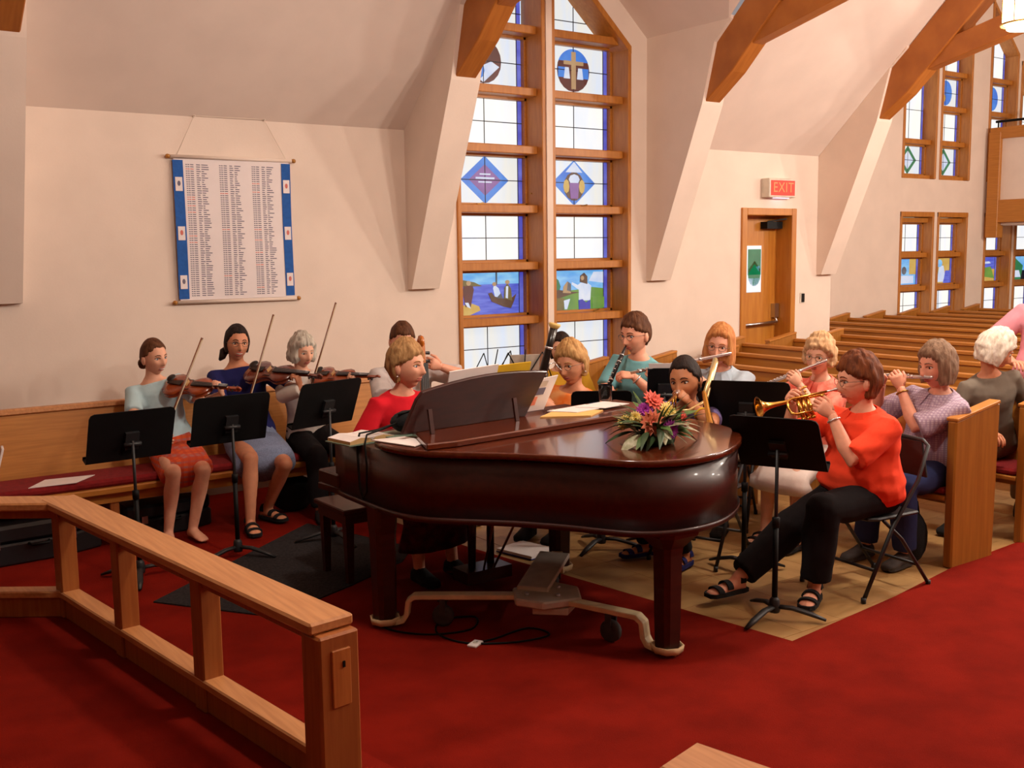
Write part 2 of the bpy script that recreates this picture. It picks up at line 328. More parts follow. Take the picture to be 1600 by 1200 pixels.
# ---------------------------------------------------------------- leaded windows
def quad_inset(b, x0, x1, z0, z1, y): pass
def light(win, x0, x1, rails, top, Yw, arts, cb, row_art):
    """one tall light: deep oak jambs, shelf-like rails, leaded glass of quarter panes between blue borders"""
    D = 0.28 if Yw < 9 else 0.20; yg = Yw + D
    f = B(); fw = 0.045
    zb, zt = rails[0], None
    tl, tr = top(x0), top(x1)
    f.box((x0, Yw-0.02, zb-0.06), (x0+fw, yg+0.03, tl)); f.box((x1-fw, Yw-0.02, zb-0.06), (x1, yg+0.03, tr))
    xm = (x0+x1)/2
    f.prism([(x0, tl-0.075), (x1, tr-0.075), (x1, tr+.002), (x0, tl+.002)], Yw-0.023, yg+0.033, 'y')
    xi0, xi1 = x0+fw, x1-fw
    for z in rails: f.box((xi0, Yw+0.06, z-0.075), (xi1, yg+0.03, z))
    f.build('window_frame', m_winwood, win, bevel=0.006)
    lead = B()
    for r, z in enumerate(rails):
        lo = z; last = r+1 >= len(rails)
        hi = (rails[r+1]-0.075) if not last else None
        # inner sash
        s = B(); sw = 0.022
        if not last:
            for bx in ((xi0, xi0+sw, lo, hi), (xi1-sw, xi1, lo, hi), (xi0, xi1, hi-sw, hi), (xi0, xi1, lo, lo+sw)): s.box((bx[0], yg-0.05, bx[2]), (bx[1], yg+0.01, bx[3]))
            s.build('sash', m_oakX, win)
        a, b = xi0+sw, xi1-sw; bw = 0.055
        cols = [(a, a+bw, 'b'), (a+bw, xm, 'c'), (xm, b-bw, 'c'), (b-bw, b, 'b')]
        art = row_art.get(r)
        for ca, cbx, kind in cols:
            mid = [lo+sw, (lo+(hi if hi else lo+0.5))/2]
            if not last: segs = [(lo+sw, (lo+hi)/2), ((lo+hi)/2, hi-sw)]
            else:
                segs = None
            mat = g_blue if kind == 'b' else (g_creamb if (r in cb) else g_cream)
            if art == 'scene' and kind == 'c': continue
            if segs:
                if kind == 'b': segs = [(lo+sw, hi-sw)]
                for q0, q1 in segs: B().box((ca+0.003, yg, q0+0.003), (cbx-0.003, yg+0.012, q1-0.003)).build('pane', mat, win)
            else:
                za, zb2 = top(ca)-0.075, top(cbx)-0.075
                if max(za, zb2) < lo+0.08: continue
                poly = [(ca+0.003, lo+0.02), (cbx-0.003, lo+0.02), (cbx-0.003, max(zb2, lo+0.03)), (ca+0.003, max(za, lo+0.03))]
                B().prism(poly, yg, yg+0.012, 'y').build('pane', mat, win)
        hh = hi if hi else top(xm)-0.08
        if art != 'scene':
            lead.box((xm-0.004, yg-0.004, lo), (xm+0.004, yg+0.014, hh))
            lead.box((a, yg-0.004, (lo+hh)/2-0.004), (b, yg+0.014, (lo+hh)/2+0.004))
        lead.box((a+bw-0.004, yg-0.004, lo), (a+bw+0.004, yg+0.014, min(hh, top(a+bw)-0.08))); lead.box((b-bw-0.004, yg-0.004, lo), (b-bw+0.004, yg+0.014, min(hh, top(b-bw)-0.08)))
        if art:
            A = arts[r]; ax0, ax1, az0, az1 = a+bw, b-bw, lo+sw, hi-sw
            for q, (mat, poly) in enumerate(A):
                P = [(ax0+(ax1-ax0)*u, az0+(az1-az0)*v) for u, v in poly]
                y = yg - 0.0012*(q+1)
                B().prism(P, y, yg+0.012, 'y').build('glass_piece', mat, win)
    lead.box((xi0, yg+0.02, rails[0]), (xi1, yg+0.03, min(tl, tr)-0.08))
    lead.build('lead_came', m_lead, win)
def ell(cx, cz, rx, rz, n=20, a0=0, a1=2*PI): return [(cx+rx*math.cos(a0+(a1-a0)*i/n), cz+rz*math.sin(a0+(a1-a0)*i/n)) for i in range(n + (0 if a1-a0 >= 2*PI-0.01 else 1))]
U = lambda u: 0.14 + 0.86*u      # the jamb hides the start of each scene
def R(u0, v0, u1, v1): return [(U(u0), v0), (U(u1), v0), (U(u1), v1), (U(u0), v1)]
def Pz(*p): return [(U(u), v) for u, v in p]
BOAT = [(g_sea, [(0, 0), (1, 0), (1, 0.72), (0, 0.72)]), (g_sky, [(0, 0.72), (1, 0.72), (1, 1), (0, 1)]),
        (g_olive, Pz((-.16, .68), (.34, .68), (.2, .78), (0, .84), (-.16, .84))),
        (g_gold, Pz((-.16, 0), (.12, 0), (.3, .1), (.28, .2), (.16, .27), (-.16, .2))),
        (g_red, Pz((.04, .2), (.13, .18), (.19, .6), (.17, .7), (.02, .7), (0, .55))), (g_flesh, ell(U(.1), .76, .035, .06, 10)), (g_white, Pz((.03, .3), (.07, .2), (.13, .16), (.09, .3))),
        (g_brown, Pz((.44, .5), (.5, .3), (.72, .16), (.84, .12), (.9, .3), (.94, .46), (.85, .36), (.7, .36), (.55, .42), (.5, .52))),
        (g_white, Pz((.56, .42), (.68, .38), (.62, .62), (.55, .7), (.53, .62))), (g_grey, Pz((.58, .38), (.7, .36), (.66, .5))), (g_flesh, ell(U(.55), .72, .03, .05, 8)),
        (g_olive, Pz((.72, .36), (.86, .3), (.84, .6), (.78, .72), (.73, .62))), (g_white, Pz((.74, .38), (.78, .36), (.79, .66), (.75, .66))), (g_flesh, ell(U(.78), .76, .03, .05, 8)),
        (g_grey, Pz((.575, .7), (.59, .7), (.59, 1), (.575, 1)))]
FIELD = [(g_sky, [(0, .5), (1, .5), (1, 1), (0, 1)]), (g_green, [(0, 0), (1, 0), (1, .52), (.8, .56), (.5, .5), (0, .5)]), (g_white, Pz((.7, .72), (1, .66), (1, .95), (.8, .95))),
         (g_olive, Pz((-.16, 0), (.2, 0), (.22, .3), (-.16, .34))), (g_green2, Pz((-.16, .5), (.1, .42), (.14, .6), (.1, .76), (-.02, .9), (-.16, .9))), (g_brown, Pz((-.16, .42), (.1, .3), (.36, .4), (.52, .44), (.34, .46), (.1, .52))),
         (g_flesh, Pz((.18, .44), (.34, .42), (.33, .62), (.27, .72), (.2, .6))), (g_grey, Pz((.26, .5), (.34, .46), (.34, .66), (.28, .72))), (g_white, Pz((.2, .24), (.32, .28), (.26, .02), (.22, .02))),
         (g_white, Pz((.5, .22), (.72, .22), (.74, .6), (.66, .68), (.54, .68), (.48, .62), (.36, .7), (.36, .64), (.5, .5))), (g_royal, Pz((.5, 0), (.72, 0), (.72, .24), (.64, .16), (.56, .26), (.49, .24))),
         (g_brown, Pz((.52, .7), (.66, .64), (.66, .84), (.6, .93), (.53, .86))), (g_flesh, ell(U(.56), .8, .03, .06, 8)), (g_lead if False else g_green, Pz((.76, .02), (1, .02), (1, .3), (.76, .3)))]
def diamond(outer, inner, extra):
    return [(outer, [(.5, -.02), (.86, .5), (.5, 1.02), (.14, .5)]), (inner, [(.5, .16), (.74, .5), (.5, .84), (.26, .5)])] + extra
DIA1 = diamond(g_azure, g_purple, [(g_white, [(.40, .44), (.60, .44), (.60, .47), (.40, .47)]), (g_white, [(.36, .52), (.64, .52), (.64, .56), (.36, .56)]), (g_white, [(.42, .61), (.58, .61), (.58, .64), (.42, .64)])])
DIA2 = diamond(g_azure, g_azure, [(g_brown, ell(.5, .42, .17, .33, 14)), (g_white, [(.36, .74), (.64, .74), (.5, .98)]), (g_gold, ell(.37, .42, .05, .16, 8)), (g_gold, ell(.63, .42, .05, .16, 8)), (g_white, ell(.5, .58, .09, .12, 8)), (g_purple, [(.44, .14), (.56, .14), (.58, .5), (.42, .5)])])
CROSS = [(g_red, ell(.5, .5, .27, .46)), (g_azure, ell(.5, .5, .27, .46, 16, PI*0.14, PI*0.86)), (g_azure, [(.25, .34), (.36, .34), (.36, .56), (.25, .56)]), (g_azure, [(.64, .34), (.75, .34), (.75, .56), (.64, .56)]), (g_white, [(.34, .32), (.44, .32), (.42, .56), (.36, .56)]), (g_white, [(.56, .32), (.66, .32), (.64, .56), (.58, .56)]),
         (g_flesh, [(.465, .1), (.535, .1), (.535, .9), (.465, .9)]), (g_flesh, [(.34, .62), (.66, .62), (.66, .7), (.34, .7)])]
OVAL = [(g_red, ell(.5, .5, .27, .46)), (g_white, [(.3, .26), (.62, .5), (.74, .4), (.5, .06)]), (g_azure, ell(.42, .3, .1, .18, 10))]
FIG = [(g_gold, [(0, 0), (1, 0), (1, 1), (0, 1)]), (g_green, [(.2, .1), (.5, .1), (.45, .6), (.3, .6)]), (g_white, [(.4, .05), (.85, .05), (.7, .7), (.5, .7)]), (g_sky, ell(.5, .8, .14, .16, 10)), (g_sea, [(.7, .0), (1, 0), (1, .5), (.8, .5)])]
FIG2 = [(g_sky, [(0, 0), (1, 0), (1, 1), (0, 1)]), (g_gold, [(0, .35), (.2, .35), (.2, 1), (0, 1)]), (g_gold, [(.72, .4), (1, .4), (1, 1), (.72, 1)]), (g_royal, [(.05, 0), (.3, 0), (.25, .5), (.1, .5)]), (g_grey, ell(.5, .55, .1, .16, 8)), (g_white, [(.35, .05), (.9, .05), (.9, .35), (.35, .35)])]
FIG3 = [(g_sea, [(0, .5), (1, .5), (1, 1), (0, 1)]), (g_gold, [(0, 0), (1, 0), (1, .5), (0, .5)]), (g_green, [(.3, .2), (1, .1), (.8, .6), (.4, .55)]), (g_white, [(.2, .7), (.8, .74), (.7, .82), (.2, .8)])]
FIG4 = [(g_sky, [(0, .4), (1, .4), (1, 1), (0, 1)]), (g_green2, [(0, 0), (.8, 0), (.9, .6), (.4, 1), (0, .7)]), (g_white, [(.4, .1), (.8, .1), (.7, .4), (.5, .4)]), (g_gold, [(0, 0), (.4, 0), (.3, .2), (0, .2)])]
win1 = struct(B().box((6.175, WY-0.03, WZ0), (6.245, WY+0.34, 4.77)).build('window_1', m_wall), 'tall gabled window of two leaded lights')
RAILS = [0.745, 1.285, 1.80, 2.335, 2.885, 3.42, 3.985]
B().box((WX0, WY-0.02, WZ0), (WX1, WY+0.3, 0.70)).build('window_sill', m_winwood, win1)
ftop = lambda x: min(wpk - wsl*abs(x-wc), 4.83)
light(win1, WX0, 6.175, RAILS, ftop, WY, {1: BOAT, 3: DIA1, 5: OVAL}, (2, 4), {1: 'scene', 3: 'd', 5: 'd'})
light(win1, 6.245, WX1, RAILS, ftop, WY, {1: FIELD, 3: DIA2, 5: CROSS}, (2, 4), {1: 'scene', 3: 'd', 5: 'd'})
# window stays and latches
lt = B()
for x, z in ((5.5, 2.34), (6.12, 2.45), (6.75, 2.34), (6.9, 1.29)): lt.bar((x, WY+0.16, z), (x+0.1, WY+0.2, z+0.015), 0.012, 0.012)
lt.build('window_stay', m_brassdull, win1)
FA = [FIG2, FIG, FIG3, FIG4]
for k, (a, b) in enumerate(HOLES):
    wv = struct(B().box((a, WY2+0.32, 0.55), (b, WY2+0.34, 0.6)).build('window_%d' % (k+2), m_winwood), 'slim leaded light in the far gable')
    light(wv, a, b, [0.75, 1.285, 1.80, 2.335], lambda x: 2.42, WY2, {1: FA[k]}, (0, 2), {1: 'scene'})
    rl = [2.985 + 0.535*i for i in range(6) if 2.985 + 0.535*i < min(topz(a), topz(b)) - 0.12]
    light(wv, a, b, rl, topz, WY2, {0: diamond(g_green2, g_white, []), 2: [(g_azure, ell(.5, .5, .3, .46)), (g_gold, ell(.4, .3, .1, .16, 8))]}, (1, 3), {0: 'd', 2: 'd'} if len(rl) > 3 else {0: 'd'})

# ---------------------------------------------------------------- door, exit sign, switch
d = B()
for x0, x1, z0, z1 in ((8.874, 8.955, 0, 2.345), (9.70, 9.78, 0, 2.345), (8.956, 9.699, 2.265, 2.344)): d.box((x0, WY-0.025, z0), (x1, WY+0.5, z1))
door = struct(d.build('door_1', m_door, bevel=0.006), 'oak door in a deep oak frame')
leaf = B().box((8.955, 8.300, 0.01), (9.70, 8.350, 2.27)).build('door_leaf', m_door, door)
B().box((8.97, 8.270, 1.02), (9.68, 8.305, 1.03)).build('door_groove', m_winwood, leaf)
g = B().box((9.185, 8.285, 1.40), (9.425, 8.310, 1.93)).build('door_glass', g_creamb, door)
for mat, P in ((g_green2, [(9.200, 1.60), (9.410, 1.60), (9.410, 1.89), (9.200, 1.89)]), (g_green2, ell(9.305, 1.60, .1, .13, 14)), (g_brown, [(9.205, 1.62), (9.305, 1.72), (9.405, 1.62), (9.405, 1.66), (9.305, 1.76), (9.205, 1.66)]), (g_white, ell(9.305, 1.60, .1, .13, 10, PI*1.1, PI*1.9)), (g_sky, [(9.325, 1.69), (9.385, 1.63), (9.385, 1.7)])):
    B().prism(P, 8.278, 8.286, 'y').build('glass_piece', mat, g)
pb = B().tube([(8.97, 8.220, 1.03), (9.64, 8.220, 1.05)], 0.016, 8).tube([(9.64, 8.220, 1.05), (9.66, 8.300, 1.14)], 0.014, 8).box((9.62, 8.240, 1.1), (9.69, 8.300, 1.26)).box((8.96, 8.220, 0.99), (9.0, 8.300, 1.07))
pb.build('panic_bar', m_steel, door)
B().box((9.42, 8.200, 2.12), (9.68, 8.300, 2.2)).bar((9.45, 8.220, 2.2), (9.66, 8.13, 2.23), 0.03, 0.015).build('door_closer', m_black, door)
ex = thing('exit_sign', 'lit red exit sign on the wall above the oak door', 'exit sign', (9.42, WY-0.06, 2.565))
B().box((-0.225, -0.055, -0.105), (0.225, 0.06, 0.105)).build('housing', m_truckgrey, ex, bevel=0.006)
B().box((-0.195, -0.062, -0.082), (0.195, -0.05, 0.082)).build('red_face', EMIT('exit_face', (255, 46, 20), 0.7), ex)
B().box((-0.07, -0.03, -0.112), (0.14, 0.03, -0.104)).build('down_lens', EMIT('exit_lens', (255, 214, 240), 1.6), ex)
tx = bpy.data.curves.new('exit_lettering', 'FONT'); tx.body = 'EXIT'; tx.size = 0.155; tx.align_x = 'CENTER'; tx.align_y = 'CENTER'; tx.extrude = 0.002; tx.space_character = 1.1
tx.materials.append(EMIT('exit_letter', (255, 140, 80), 0.6))
o = bpy.data.objects.new('tmp', tx); COL.objects.link(o); _me = bpy.data.meshes.new_from_object(o.evaluated_get(bpy.context.evaluated_depsgraph_get())); bpy.data.objects.remove(o)
o = link('exit_lettering', _me, ex); o.location = (0, -0.064, 0); o.rotation_euler = (PI/2, 0, 0)
sw = thing('light_switch', 'small dark switch plate on the wall beside the oak door', 'switch', (9.92, WY, 1.32))
B().box((-0.035, -0.008, -0.06), (0.035, 0.004, 0.06)).build('plate', m_truckgrey, sw); B().box((-0.015, -0.014, -0.05), (0.035, -0.006, 0.05)).build('toggle', m_black, sw)

# ---------------------------------------------------------------- balcony
bal = thing('choir_balcony', 'white panelled balcony front framed in oak at the rear of the nave', 'balcony', (16.3, 9.6, 2.2))
BX = 0.0
b = B(); b.box((0, -8, 0.06), (0.16, 0.02, 0.42)); b.box((0, -8, 1.38), (0.2, 0.02, 1.56)); b.box((-0.012, -0.17, -0.18), (0.17, 0.03, 1.49)); b.build('balcony_frame', m_oakY, bal, bevel=0.008)
B().box((0.05, -8, 0.42), (0.1, -0.15, 1.38)).build('balcony_panel', m_wall, bal)
B().box((0.1, -8, 0.02), (2.0, 0.02, 0.1)).build('balcony_floor', m_wall, bal)
r = B().tube([(0.1, -8, 1.66), (0.1, -0.02, 1.66)], 0.02, 8)
for k in range(9): r.tube([(0.1, -0.06-k*0.95, 1.55), (0.1, -0.06-k*0.95, 1.66)], 0.014, 6)
r.build('balcony_rail', m_black, bal)

# ---------------------------------------------------------------- pews
def end_panel(name, x0, x1, y0, y1, mat, par, z1=0.885, z2=0.955):
    return B().prism([(x0, 0.0), (x1, 0.0), (x1+0.02, z2), (x1-0.02, z2), (x0-0.0, z1)], y0, y1, 'y').build(name, mat, par, bevel=0.01)
def pew(x, yr_, yl, lab, z=0.0):
    """a nave pew that faces the chancel: origin at its aisle end"""
    t = thing('pew', lab, 'pew', (x, yr_, z), 0, 'oak pews in rows')
    L = yl-yr_
    e = end_panel('pew_end', 0, 0.44, -0.06, 0.0, m_pewend, t)
    B().bar((0.0, -0.03, 0.893), (0.45, -0.03, 0.963), 0.075, 0.02).build('end_cap', m_oakX, e, bevel=0.004)
    e = end_panel('pew_end', 0, 0.44, L, L+0.06, m_pewend, t)
    B().bar((0.0, L+0.03, 0.893), (0.45, L+0.03, 0.963), 0.075, 0.02).build('end_cap', m_oakX, e, bevel=0.004)
    B().prism([(0.33, 0.30), (0.36, 0.30), (0.445, 0.87), (0.415, 0.87)], 0, L, 'y').build('backrest', m_pew, t)
    B().prism([(0.395, 0.865), (0.465, 0.865), (0.47, 0.90), (0.40, 0.90)], 0, L, 'y').build('top_rail', m_oakY, t, bevel=0.006)
    B().box((0.0, 0, 0.40), (0.36, L, 0.43)).build('seat', m_pew, t, bevel=0.006)
    B().box((0.01, 0.01, 0.43), (0.34, L-0.01, 0.475)).build('seat_cushion', m_cushion, t, bevel=0.015)
    B().box((0.05, L/2-0.03, 0), (0.36, L/2+0.03, 0.40)).build('pew_leg', m_pewend, t)
    return t
names = ['front', 'second', 'third', 'fourth', 'fifth', 'sixth', 'seventh', 'eighth', 'ninth', 'tenth', 'eleventh', 'twelfth', 'thirteenth']
for i in range(13):
    x = 5.61 + 0.83*i
    yl = 7.05 if i < 3 else (7.72 if x < 10.3 else 9.5)
    pew(x, 3.5 + (0.03*i), yl, 'oak pew with red seat cushion, %s row from the musicians' % names[i])
# bench against the side wall where the strings sit
wbn = thing('wall_bench', 'long oak bench with a red cushion along the wall under the banner', 'bench', (0, 7.0, 0))
B().prism([(0.42, 0.30), (0.46, 0.30), (0.56, 0.88), (0.52, 0.88)], -1.5, 4.3, 'x').build('backrest', m_oakX, wbn)
B().prism([(0.50, 0.875), (0.575, 0.875), (0.58, 0.91), (0.505, 0.91)], -1.5, 4.3, 'x').build('top_rail', m_rail, wbn, bevel=0.006)
B().box((-1.5, 0, 0.365), (4.3, 0.47, 0.41)).build('seat', m_oakX, wbn, bevel=0.008)
B().box((-1.5, 0.02, 0.41), (4.3, 0.42, 0.465)).build('seat_cushion', m_cushion, wbn, bevel=0.018)
B().box((-1.5, 0.05, 0.30), (4.3, 0.08, 0.37)).build('apron', m_oakX, wbn)
for x in (-0.4, 1.8, 3.4): B().box((x-0.03, 0.06, 0), (x+0.03, 0.45, 0.37)).build('leg', m_railshade, wbn, bevel=0.005)
struct(B().box((-4, WY-0.02, 0), (8.9, WY, 0.55)).build('baseboard_left', M('baseboard_grey', (150, 132, 122), 0.8)))

# ---------------------------------------------------------------- communion rail
def rail_run(t, a, b, posts, zt=0.75, z0=0.17, ext=0.0, drop=0.0):
    a, b = Vector(a), Vector(b); d = (b-a).normalized(); n = V(-d.y, d.x, 0)
    B().bar(a-d*ext+V(0, 0, zt-0.02-drop), b+V(0, 0, zt-0.02-drop), 0.165, 0.04).build('top_rail', m_rail, t, bevel=0.008)
    B().bar(a+V(0, 0, zt-0.065), b+V(0, 0, zt-0.065), 0.06, 0.05).build('apron', m_railshade, t, bevel=0.004)
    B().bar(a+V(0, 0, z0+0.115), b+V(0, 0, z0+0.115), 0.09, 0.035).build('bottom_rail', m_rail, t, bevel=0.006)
    B().bar(a+V(0, 0, z0+0.05), b+V(0, 0, z0+0.05), 0.06, 0.10).build('base_board', m_railshade, t, bevel=0.004)
    L = (b-a).length
    for p, wd in posts:
        q = a + d*L*p
        B().bar(q+V(0, 0, z0), q+V(0, 0, zt-0.04), 0.085, wd, up=d).build('post', m_railshade, t, bevel=0.006)
def wb_(b, name, mat, par, bevel=0):
    """build in world coordinates under an unrotated parent"""
    o = b.build(name, mat, par, bevel)
    p = par; off = V(0, 0, 0)
    while p is not None: off += p.location; p = p.parent
    o.location = -off
    return o
RC, RE = V(1.11, 5.31, 0), V(1.40, 2.975, 0)
rl = thing('altar_rail', 'honey oak communion rail with open posts and a bend in front of the string players', 'altar rail', (1.11, 5.31, 0))
_w = rl.location.copy(); rl.location = (0, 0, 0)
rail_run(rl, RC, RE, [(0.0, 0.085), (0.30, 0.075), (0.625, 0.085)], ext=0.055)
rail_run(rl, RC, RC + V(-1.3, 0.95, 0), [(0.48, 0.085)], drop=0.003)
ep = B().bar(RE+V(0, 0.02, 0.17), RE+V(0, 0.02, 0.71), 0.15, 0.11, up=(RE-RC)).build('end_post', m_railshade, rl, bevel=0.008)
dd = (RE-RC).normalized(); nn = V(-dd.y, dd.x, 0)
B().bar(RE+dd*0.036+V(0, 0, 0.47)+nn*0.005, RE+dd*0.036+V(0, 0, 0.66)+nn*0.005, 0.07, 0.012, up=dd).build('slot_plate', m_oakZ, ep, bevel=0.003)
B().bar(RE+dd*0.042+V(0, 0, 0.60)+nn*0.012, RE+dd*0.042+V(0, 0, 0.62)+nn*0.012, 0.008, 0.008, up=dd).build('keyhole', m_black, ep)
for ch in rl.children: ch.location -= _w
rl.location = _w
r2 = thing('altar_rail', 'end of the second communion rail section beside the open gangway', 'altar rail', (1.63, 1.6, 0))
rl2 = r2.location.copy(); r2.location = (0, 0, 0)
rail_run(r2, V(1.635, 1.665, 0), V(2.02, 0.0, 0), [(0.05, 0.12), (0.5, 0.085)])
for ch in r2.children: ch.location -= rl2
r2.location = rl2

# ---------------------------------------------------------------- grand piano on its truck
pno = thing('grand_piano', 'mahogany grand piano with closed lid and propped music desk', 'piano', (3.2, 4.5, 0))
OUT = [(2.44, 5.07), (2.435, 4.6), (2.455, 4.38), (2.51, 4.24), (2.62, 4.11), (2.79, 3.93), (2.94, 3.72), (3.04, 3.54), (3.12, 3.43), (3.24, 3.36), (3.40, 3.335), (3.56, 3.36), (3.72, 3.43), (3.88, 3.54), (3.99, 3.66), (4.065, 3.81), (4.10, 3.98), (4.12, 4.4), (4.12, 5.22)]
def smooth_poly(P, keep):
    Q = []
    n = len(P)
    for i in range(n-1):
        p0, p1, p2, p3 = P[max(i-1, 0)], P[i], P[i+1], P[min(i+2, n-1)]
        for k in range(3):
            t = k/3
            Q.append(tuple(0.5*((2*p1[a]) + (-p0[a]+p2[a])*t + (2*p0[a]-5*p1[a]+4*p2[a]-p3[a])*t*t + (-p0[a]+3*p1[a]-3*p2[a]+p3[a])*t**3) for a in (0, 1)))
    return Q + [P[-1]]
OS = smooth_poly(OUT, 0)
def grow(P, d):
    n = len(P); Q = []
    for i in range(n):
        a, b = Vector(P[i-1]), Vector(P[(i+1) % n]); t = (b-a).normalized(); Q.append((P[i][0]+t.y*-d*-1*-1*(-1), P[i][1]-t.x*-d*-1*-1*(-1)))
    return Q
def grow(P, d):
    cx, cy = 3.25, 4.4; n = len(P); Q = []
    for i in range(n):
        a, b = Vector(P[i-1]), Vector(P[(i+1) % n]); t = (b-a).normalized(); nrm = V(t.y, -t.x)
        if nrm.dot(Vector(P[i]) - V(cx, cy)) < 0: nrm = -nrm
        Q.append((P[i][0]+nrm.x*d, P[i][1]+nrm.y*d))
    return Q
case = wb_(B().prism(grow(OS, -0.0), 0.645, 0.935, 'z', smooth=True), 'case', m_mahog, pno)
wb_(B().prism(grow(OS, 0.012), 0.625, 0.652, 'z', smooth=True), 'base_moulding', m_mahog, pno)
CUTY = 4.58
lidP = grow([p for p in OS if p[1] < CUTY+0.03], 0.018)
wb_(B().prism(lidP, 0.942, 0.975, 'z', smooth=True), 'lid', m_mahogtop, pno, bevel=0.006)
wb_(B().prism([(2.655, 4.62), (2.50, 4.215), (2.66, 4.20), (4.16, 4.36), (4.16, 4.78)], 0.976, 1.008, 'z'), 'folded_lid_flap', m_mahogtop, pno, bevel=0.006)
# key bed, arms, keys, fallboard
wb_(B().prism([(2.44, 5.00), (4.20, 5.23), (4.17, 5.47), (2.41, 5.24)], 0.625, 0.665), 'key_bed', m_mahog, pno, bevel=0.006)
for x, y, n in ((2.49, 5.14, 1), (4.12, 5.34, 1)): wb_(B().prism([(x-0.06, y-0.11), (x+0.06, y-0.1), (x+0.05, y+0.12), (x-0.07, y+0.11)], 0.66, 0.735), 'key_block', m_mahog, pno, bevel=0.008)
kd = V(0.993, 0.118, 0); kn = V(-0.118, 0.993, 0); k0 = V(2.44, 5.075, 0.0)
kb = B()
for i in range(52):
    a = k0 + kd*(0.0325*i); kb.add([a+V(0, 0, .66), a+kd*0.031+V(0, 0, .66), a+kd*0.031+kn*0.15+V(0, 0, .66), a+kn*0.15+V(0, 0, .66), a+V(0, 0, .70), a+kd*0.031+V(0, 0, .70), a+kd*0.031+kn*0.15+V(0, 0, .70), a+kn*0.15+V(0, 0, .70)], [(4, 5, 6, 7), (0, 1, 5, 4), (1, 2, 6, 5), (2, 3, 7, 6), (3, 0, 4, 7)])
    if i % 7 in (0, 1, 3, 4, 5): kb.bar(a+kd*0.032+V(0, 0, .705), a+kd*0.032+kn*0.095+V(0, 0, .705), 0.014, 0.016, mi=1)
k = wb_(kb, 'keys', [m_paper, m_black], pno); k['kind'] = 'stuff'
wb_(B().prism([(2.445, 5.008), (4.12, 5.21), (4.118, 5.235), (2.443, 5.033)], 0.66, 0.93), 'fallboard', m_mahog, pno, bevel=0.004)
# music desk leaning on the flap hinge
def music_desk():
    b = B(); a = V(2.56, 4.53, 1.01); e = V(0.995, 0.10, 0); up = (V(0.10, -0.995, 0)*0.30 + V(0, 0, 1)).normalized(); nrm = e.cross(up)
    P = [(-0.02, 0), (0.80, 0.0), (0.90, 0.255)] + [(0.90 - 0.86*t, 0.255 + 0.03*math.sin(PI*t*0.9) - 0.05*t*t) for t in (0.12, .25, .38, .5, .62, .75, .88, 0.97)] + [(0.035, 0.18)]
    n = len(P); vs = [a + e*u + up*v - nrm*0.011 for u, v in P] + [a + e*u + up*v + nrm*0.011 for u, v in P]
    b.add(vs, [tuple(range(n))[::-1], tuple(range(n, 2*n))] + [(i, (i+1) % n, n+(i+1) % n, n+i) for i in range(n)])
    d = wb_(b, 'music_desk', m_mahog, pno, bevel=0.004)
    for u in (0.1, 0.66):
        q = a + e*u - V(0.1, -0.995, 0)*-0.025
        wb_(B().bar(q+V(0.006, -0.075, -0.002), a+e*u+up*0.13-nrm*-0.02+V(0.002, -0.02, 0), 0.022, 0.014), 'desk_prop', m_mahog, d)
    return a, e, up, nrm
DA, DE, DU, DN = music_desk()
# legs
def pleg(x, y, big=False):
    b = B(); pr = [(0.050, 0.05), (0.052, 0.12), (0.058, 0.50), (0.062, 0.535)] + ([(0.12, 0.60), (0.13, 0.635)] if big else [(0.064, 0.60), (0.066, 0.64)])
    R = []
    for r, z in pr: R.append([V(x+r*sx*(1 if a else .62), y+r*sy*(.62 if a else 1), z) for sx, sy, a in ((-1, -1, 0), (1, -1, 0), (1, -1, 1), (1, 1, 1), (1, 1, 0), (-1, 1, 0), (-1, 1, 1), (-1, -1, 1))])
    b.rings(R, smooth=False); return wb_(b, 'leg', m_mahog, pno)
LEGS = [(2.475, 4.63), (3.345, 3.475), (3.74, 4.80)]
pleg(*LEGS[0]); pleg(*LEGS[1], big=True); pleg(*LEGS[2])
ly = wb_(B().tube([(3.16, 4.86, 0.12), (3.155, 4.86, 0.62)], 0.022, 8).tube([(3.30, 4.88, 0.12), (3.305, 4.88, 0.62)], 0.022, 8).box((3.08, 4.78, 0.06), (3.38, 4.94, 0.13)).box((3.10, 4.80, 0.58), (3.36, 4.94, 0.63)), 'pedal_lyre', m_mahog, pno)
for dx in (0, 0.08, 0.16): wb_(B().bar((3.15+dx, 4.94, 0.085), (3.14+dx, 5.08, 0.06), 0.028, 0.01), 'pedal', m_brass, ly)
wb_(B().tube([(3.2, 4.8, .13), (3.1, 4.5, .6)], 0.007, 6).tube([(3.27, 4.8, .13), (3.3, 4.5, .6)], 0.007, 6), 'lyre_brace', m_brassdull, ly)
# truck
trk = thing('piano_truck', 'cream painted three-armed dolly carrying the piano legs', 'piano dolly', (3.1, 4.08, 0))
ctr = V(3.10, 4.12, 0.175)
wb_(B().prism([(2.93, 4.12), (3.0, 3.98), (3.2, 3.93), (3.30, 4.08), (3.24, 4.26), (3.02, 4.27)], 0.155, 0.195), 'centre_plate', m_truckgrey, trk, bevel=0.008)
wb_(B().prism([(2.99, 4.06), (3.12, 3.94), (3.24, 4.02), (3.14, 4.2)], 0.115, 0.15), 'lower_plate', m_truckgrey, trk, bevel=0.005)
up_ = B().add([(3.02, 4.23, .19), (3.12, 4.1, .19), (3.50, 4.40, .235), (3.40, 4.54, .235), (3.02, 4.23, .215), (3.12, 4.1, .215), (3.50, 4.40, .26), (3.40, 4.54, .26)], [(3, 2, 1, 0), (4, 5, 6, 7), (0, 1, 5, 4), (1, 2, 6, 5), (2, 3, 7, 6), (3, 0, 4, 7)])
wb_(up_, 'tilted_plate', m_truckgrey, trk, bevel=0.004)
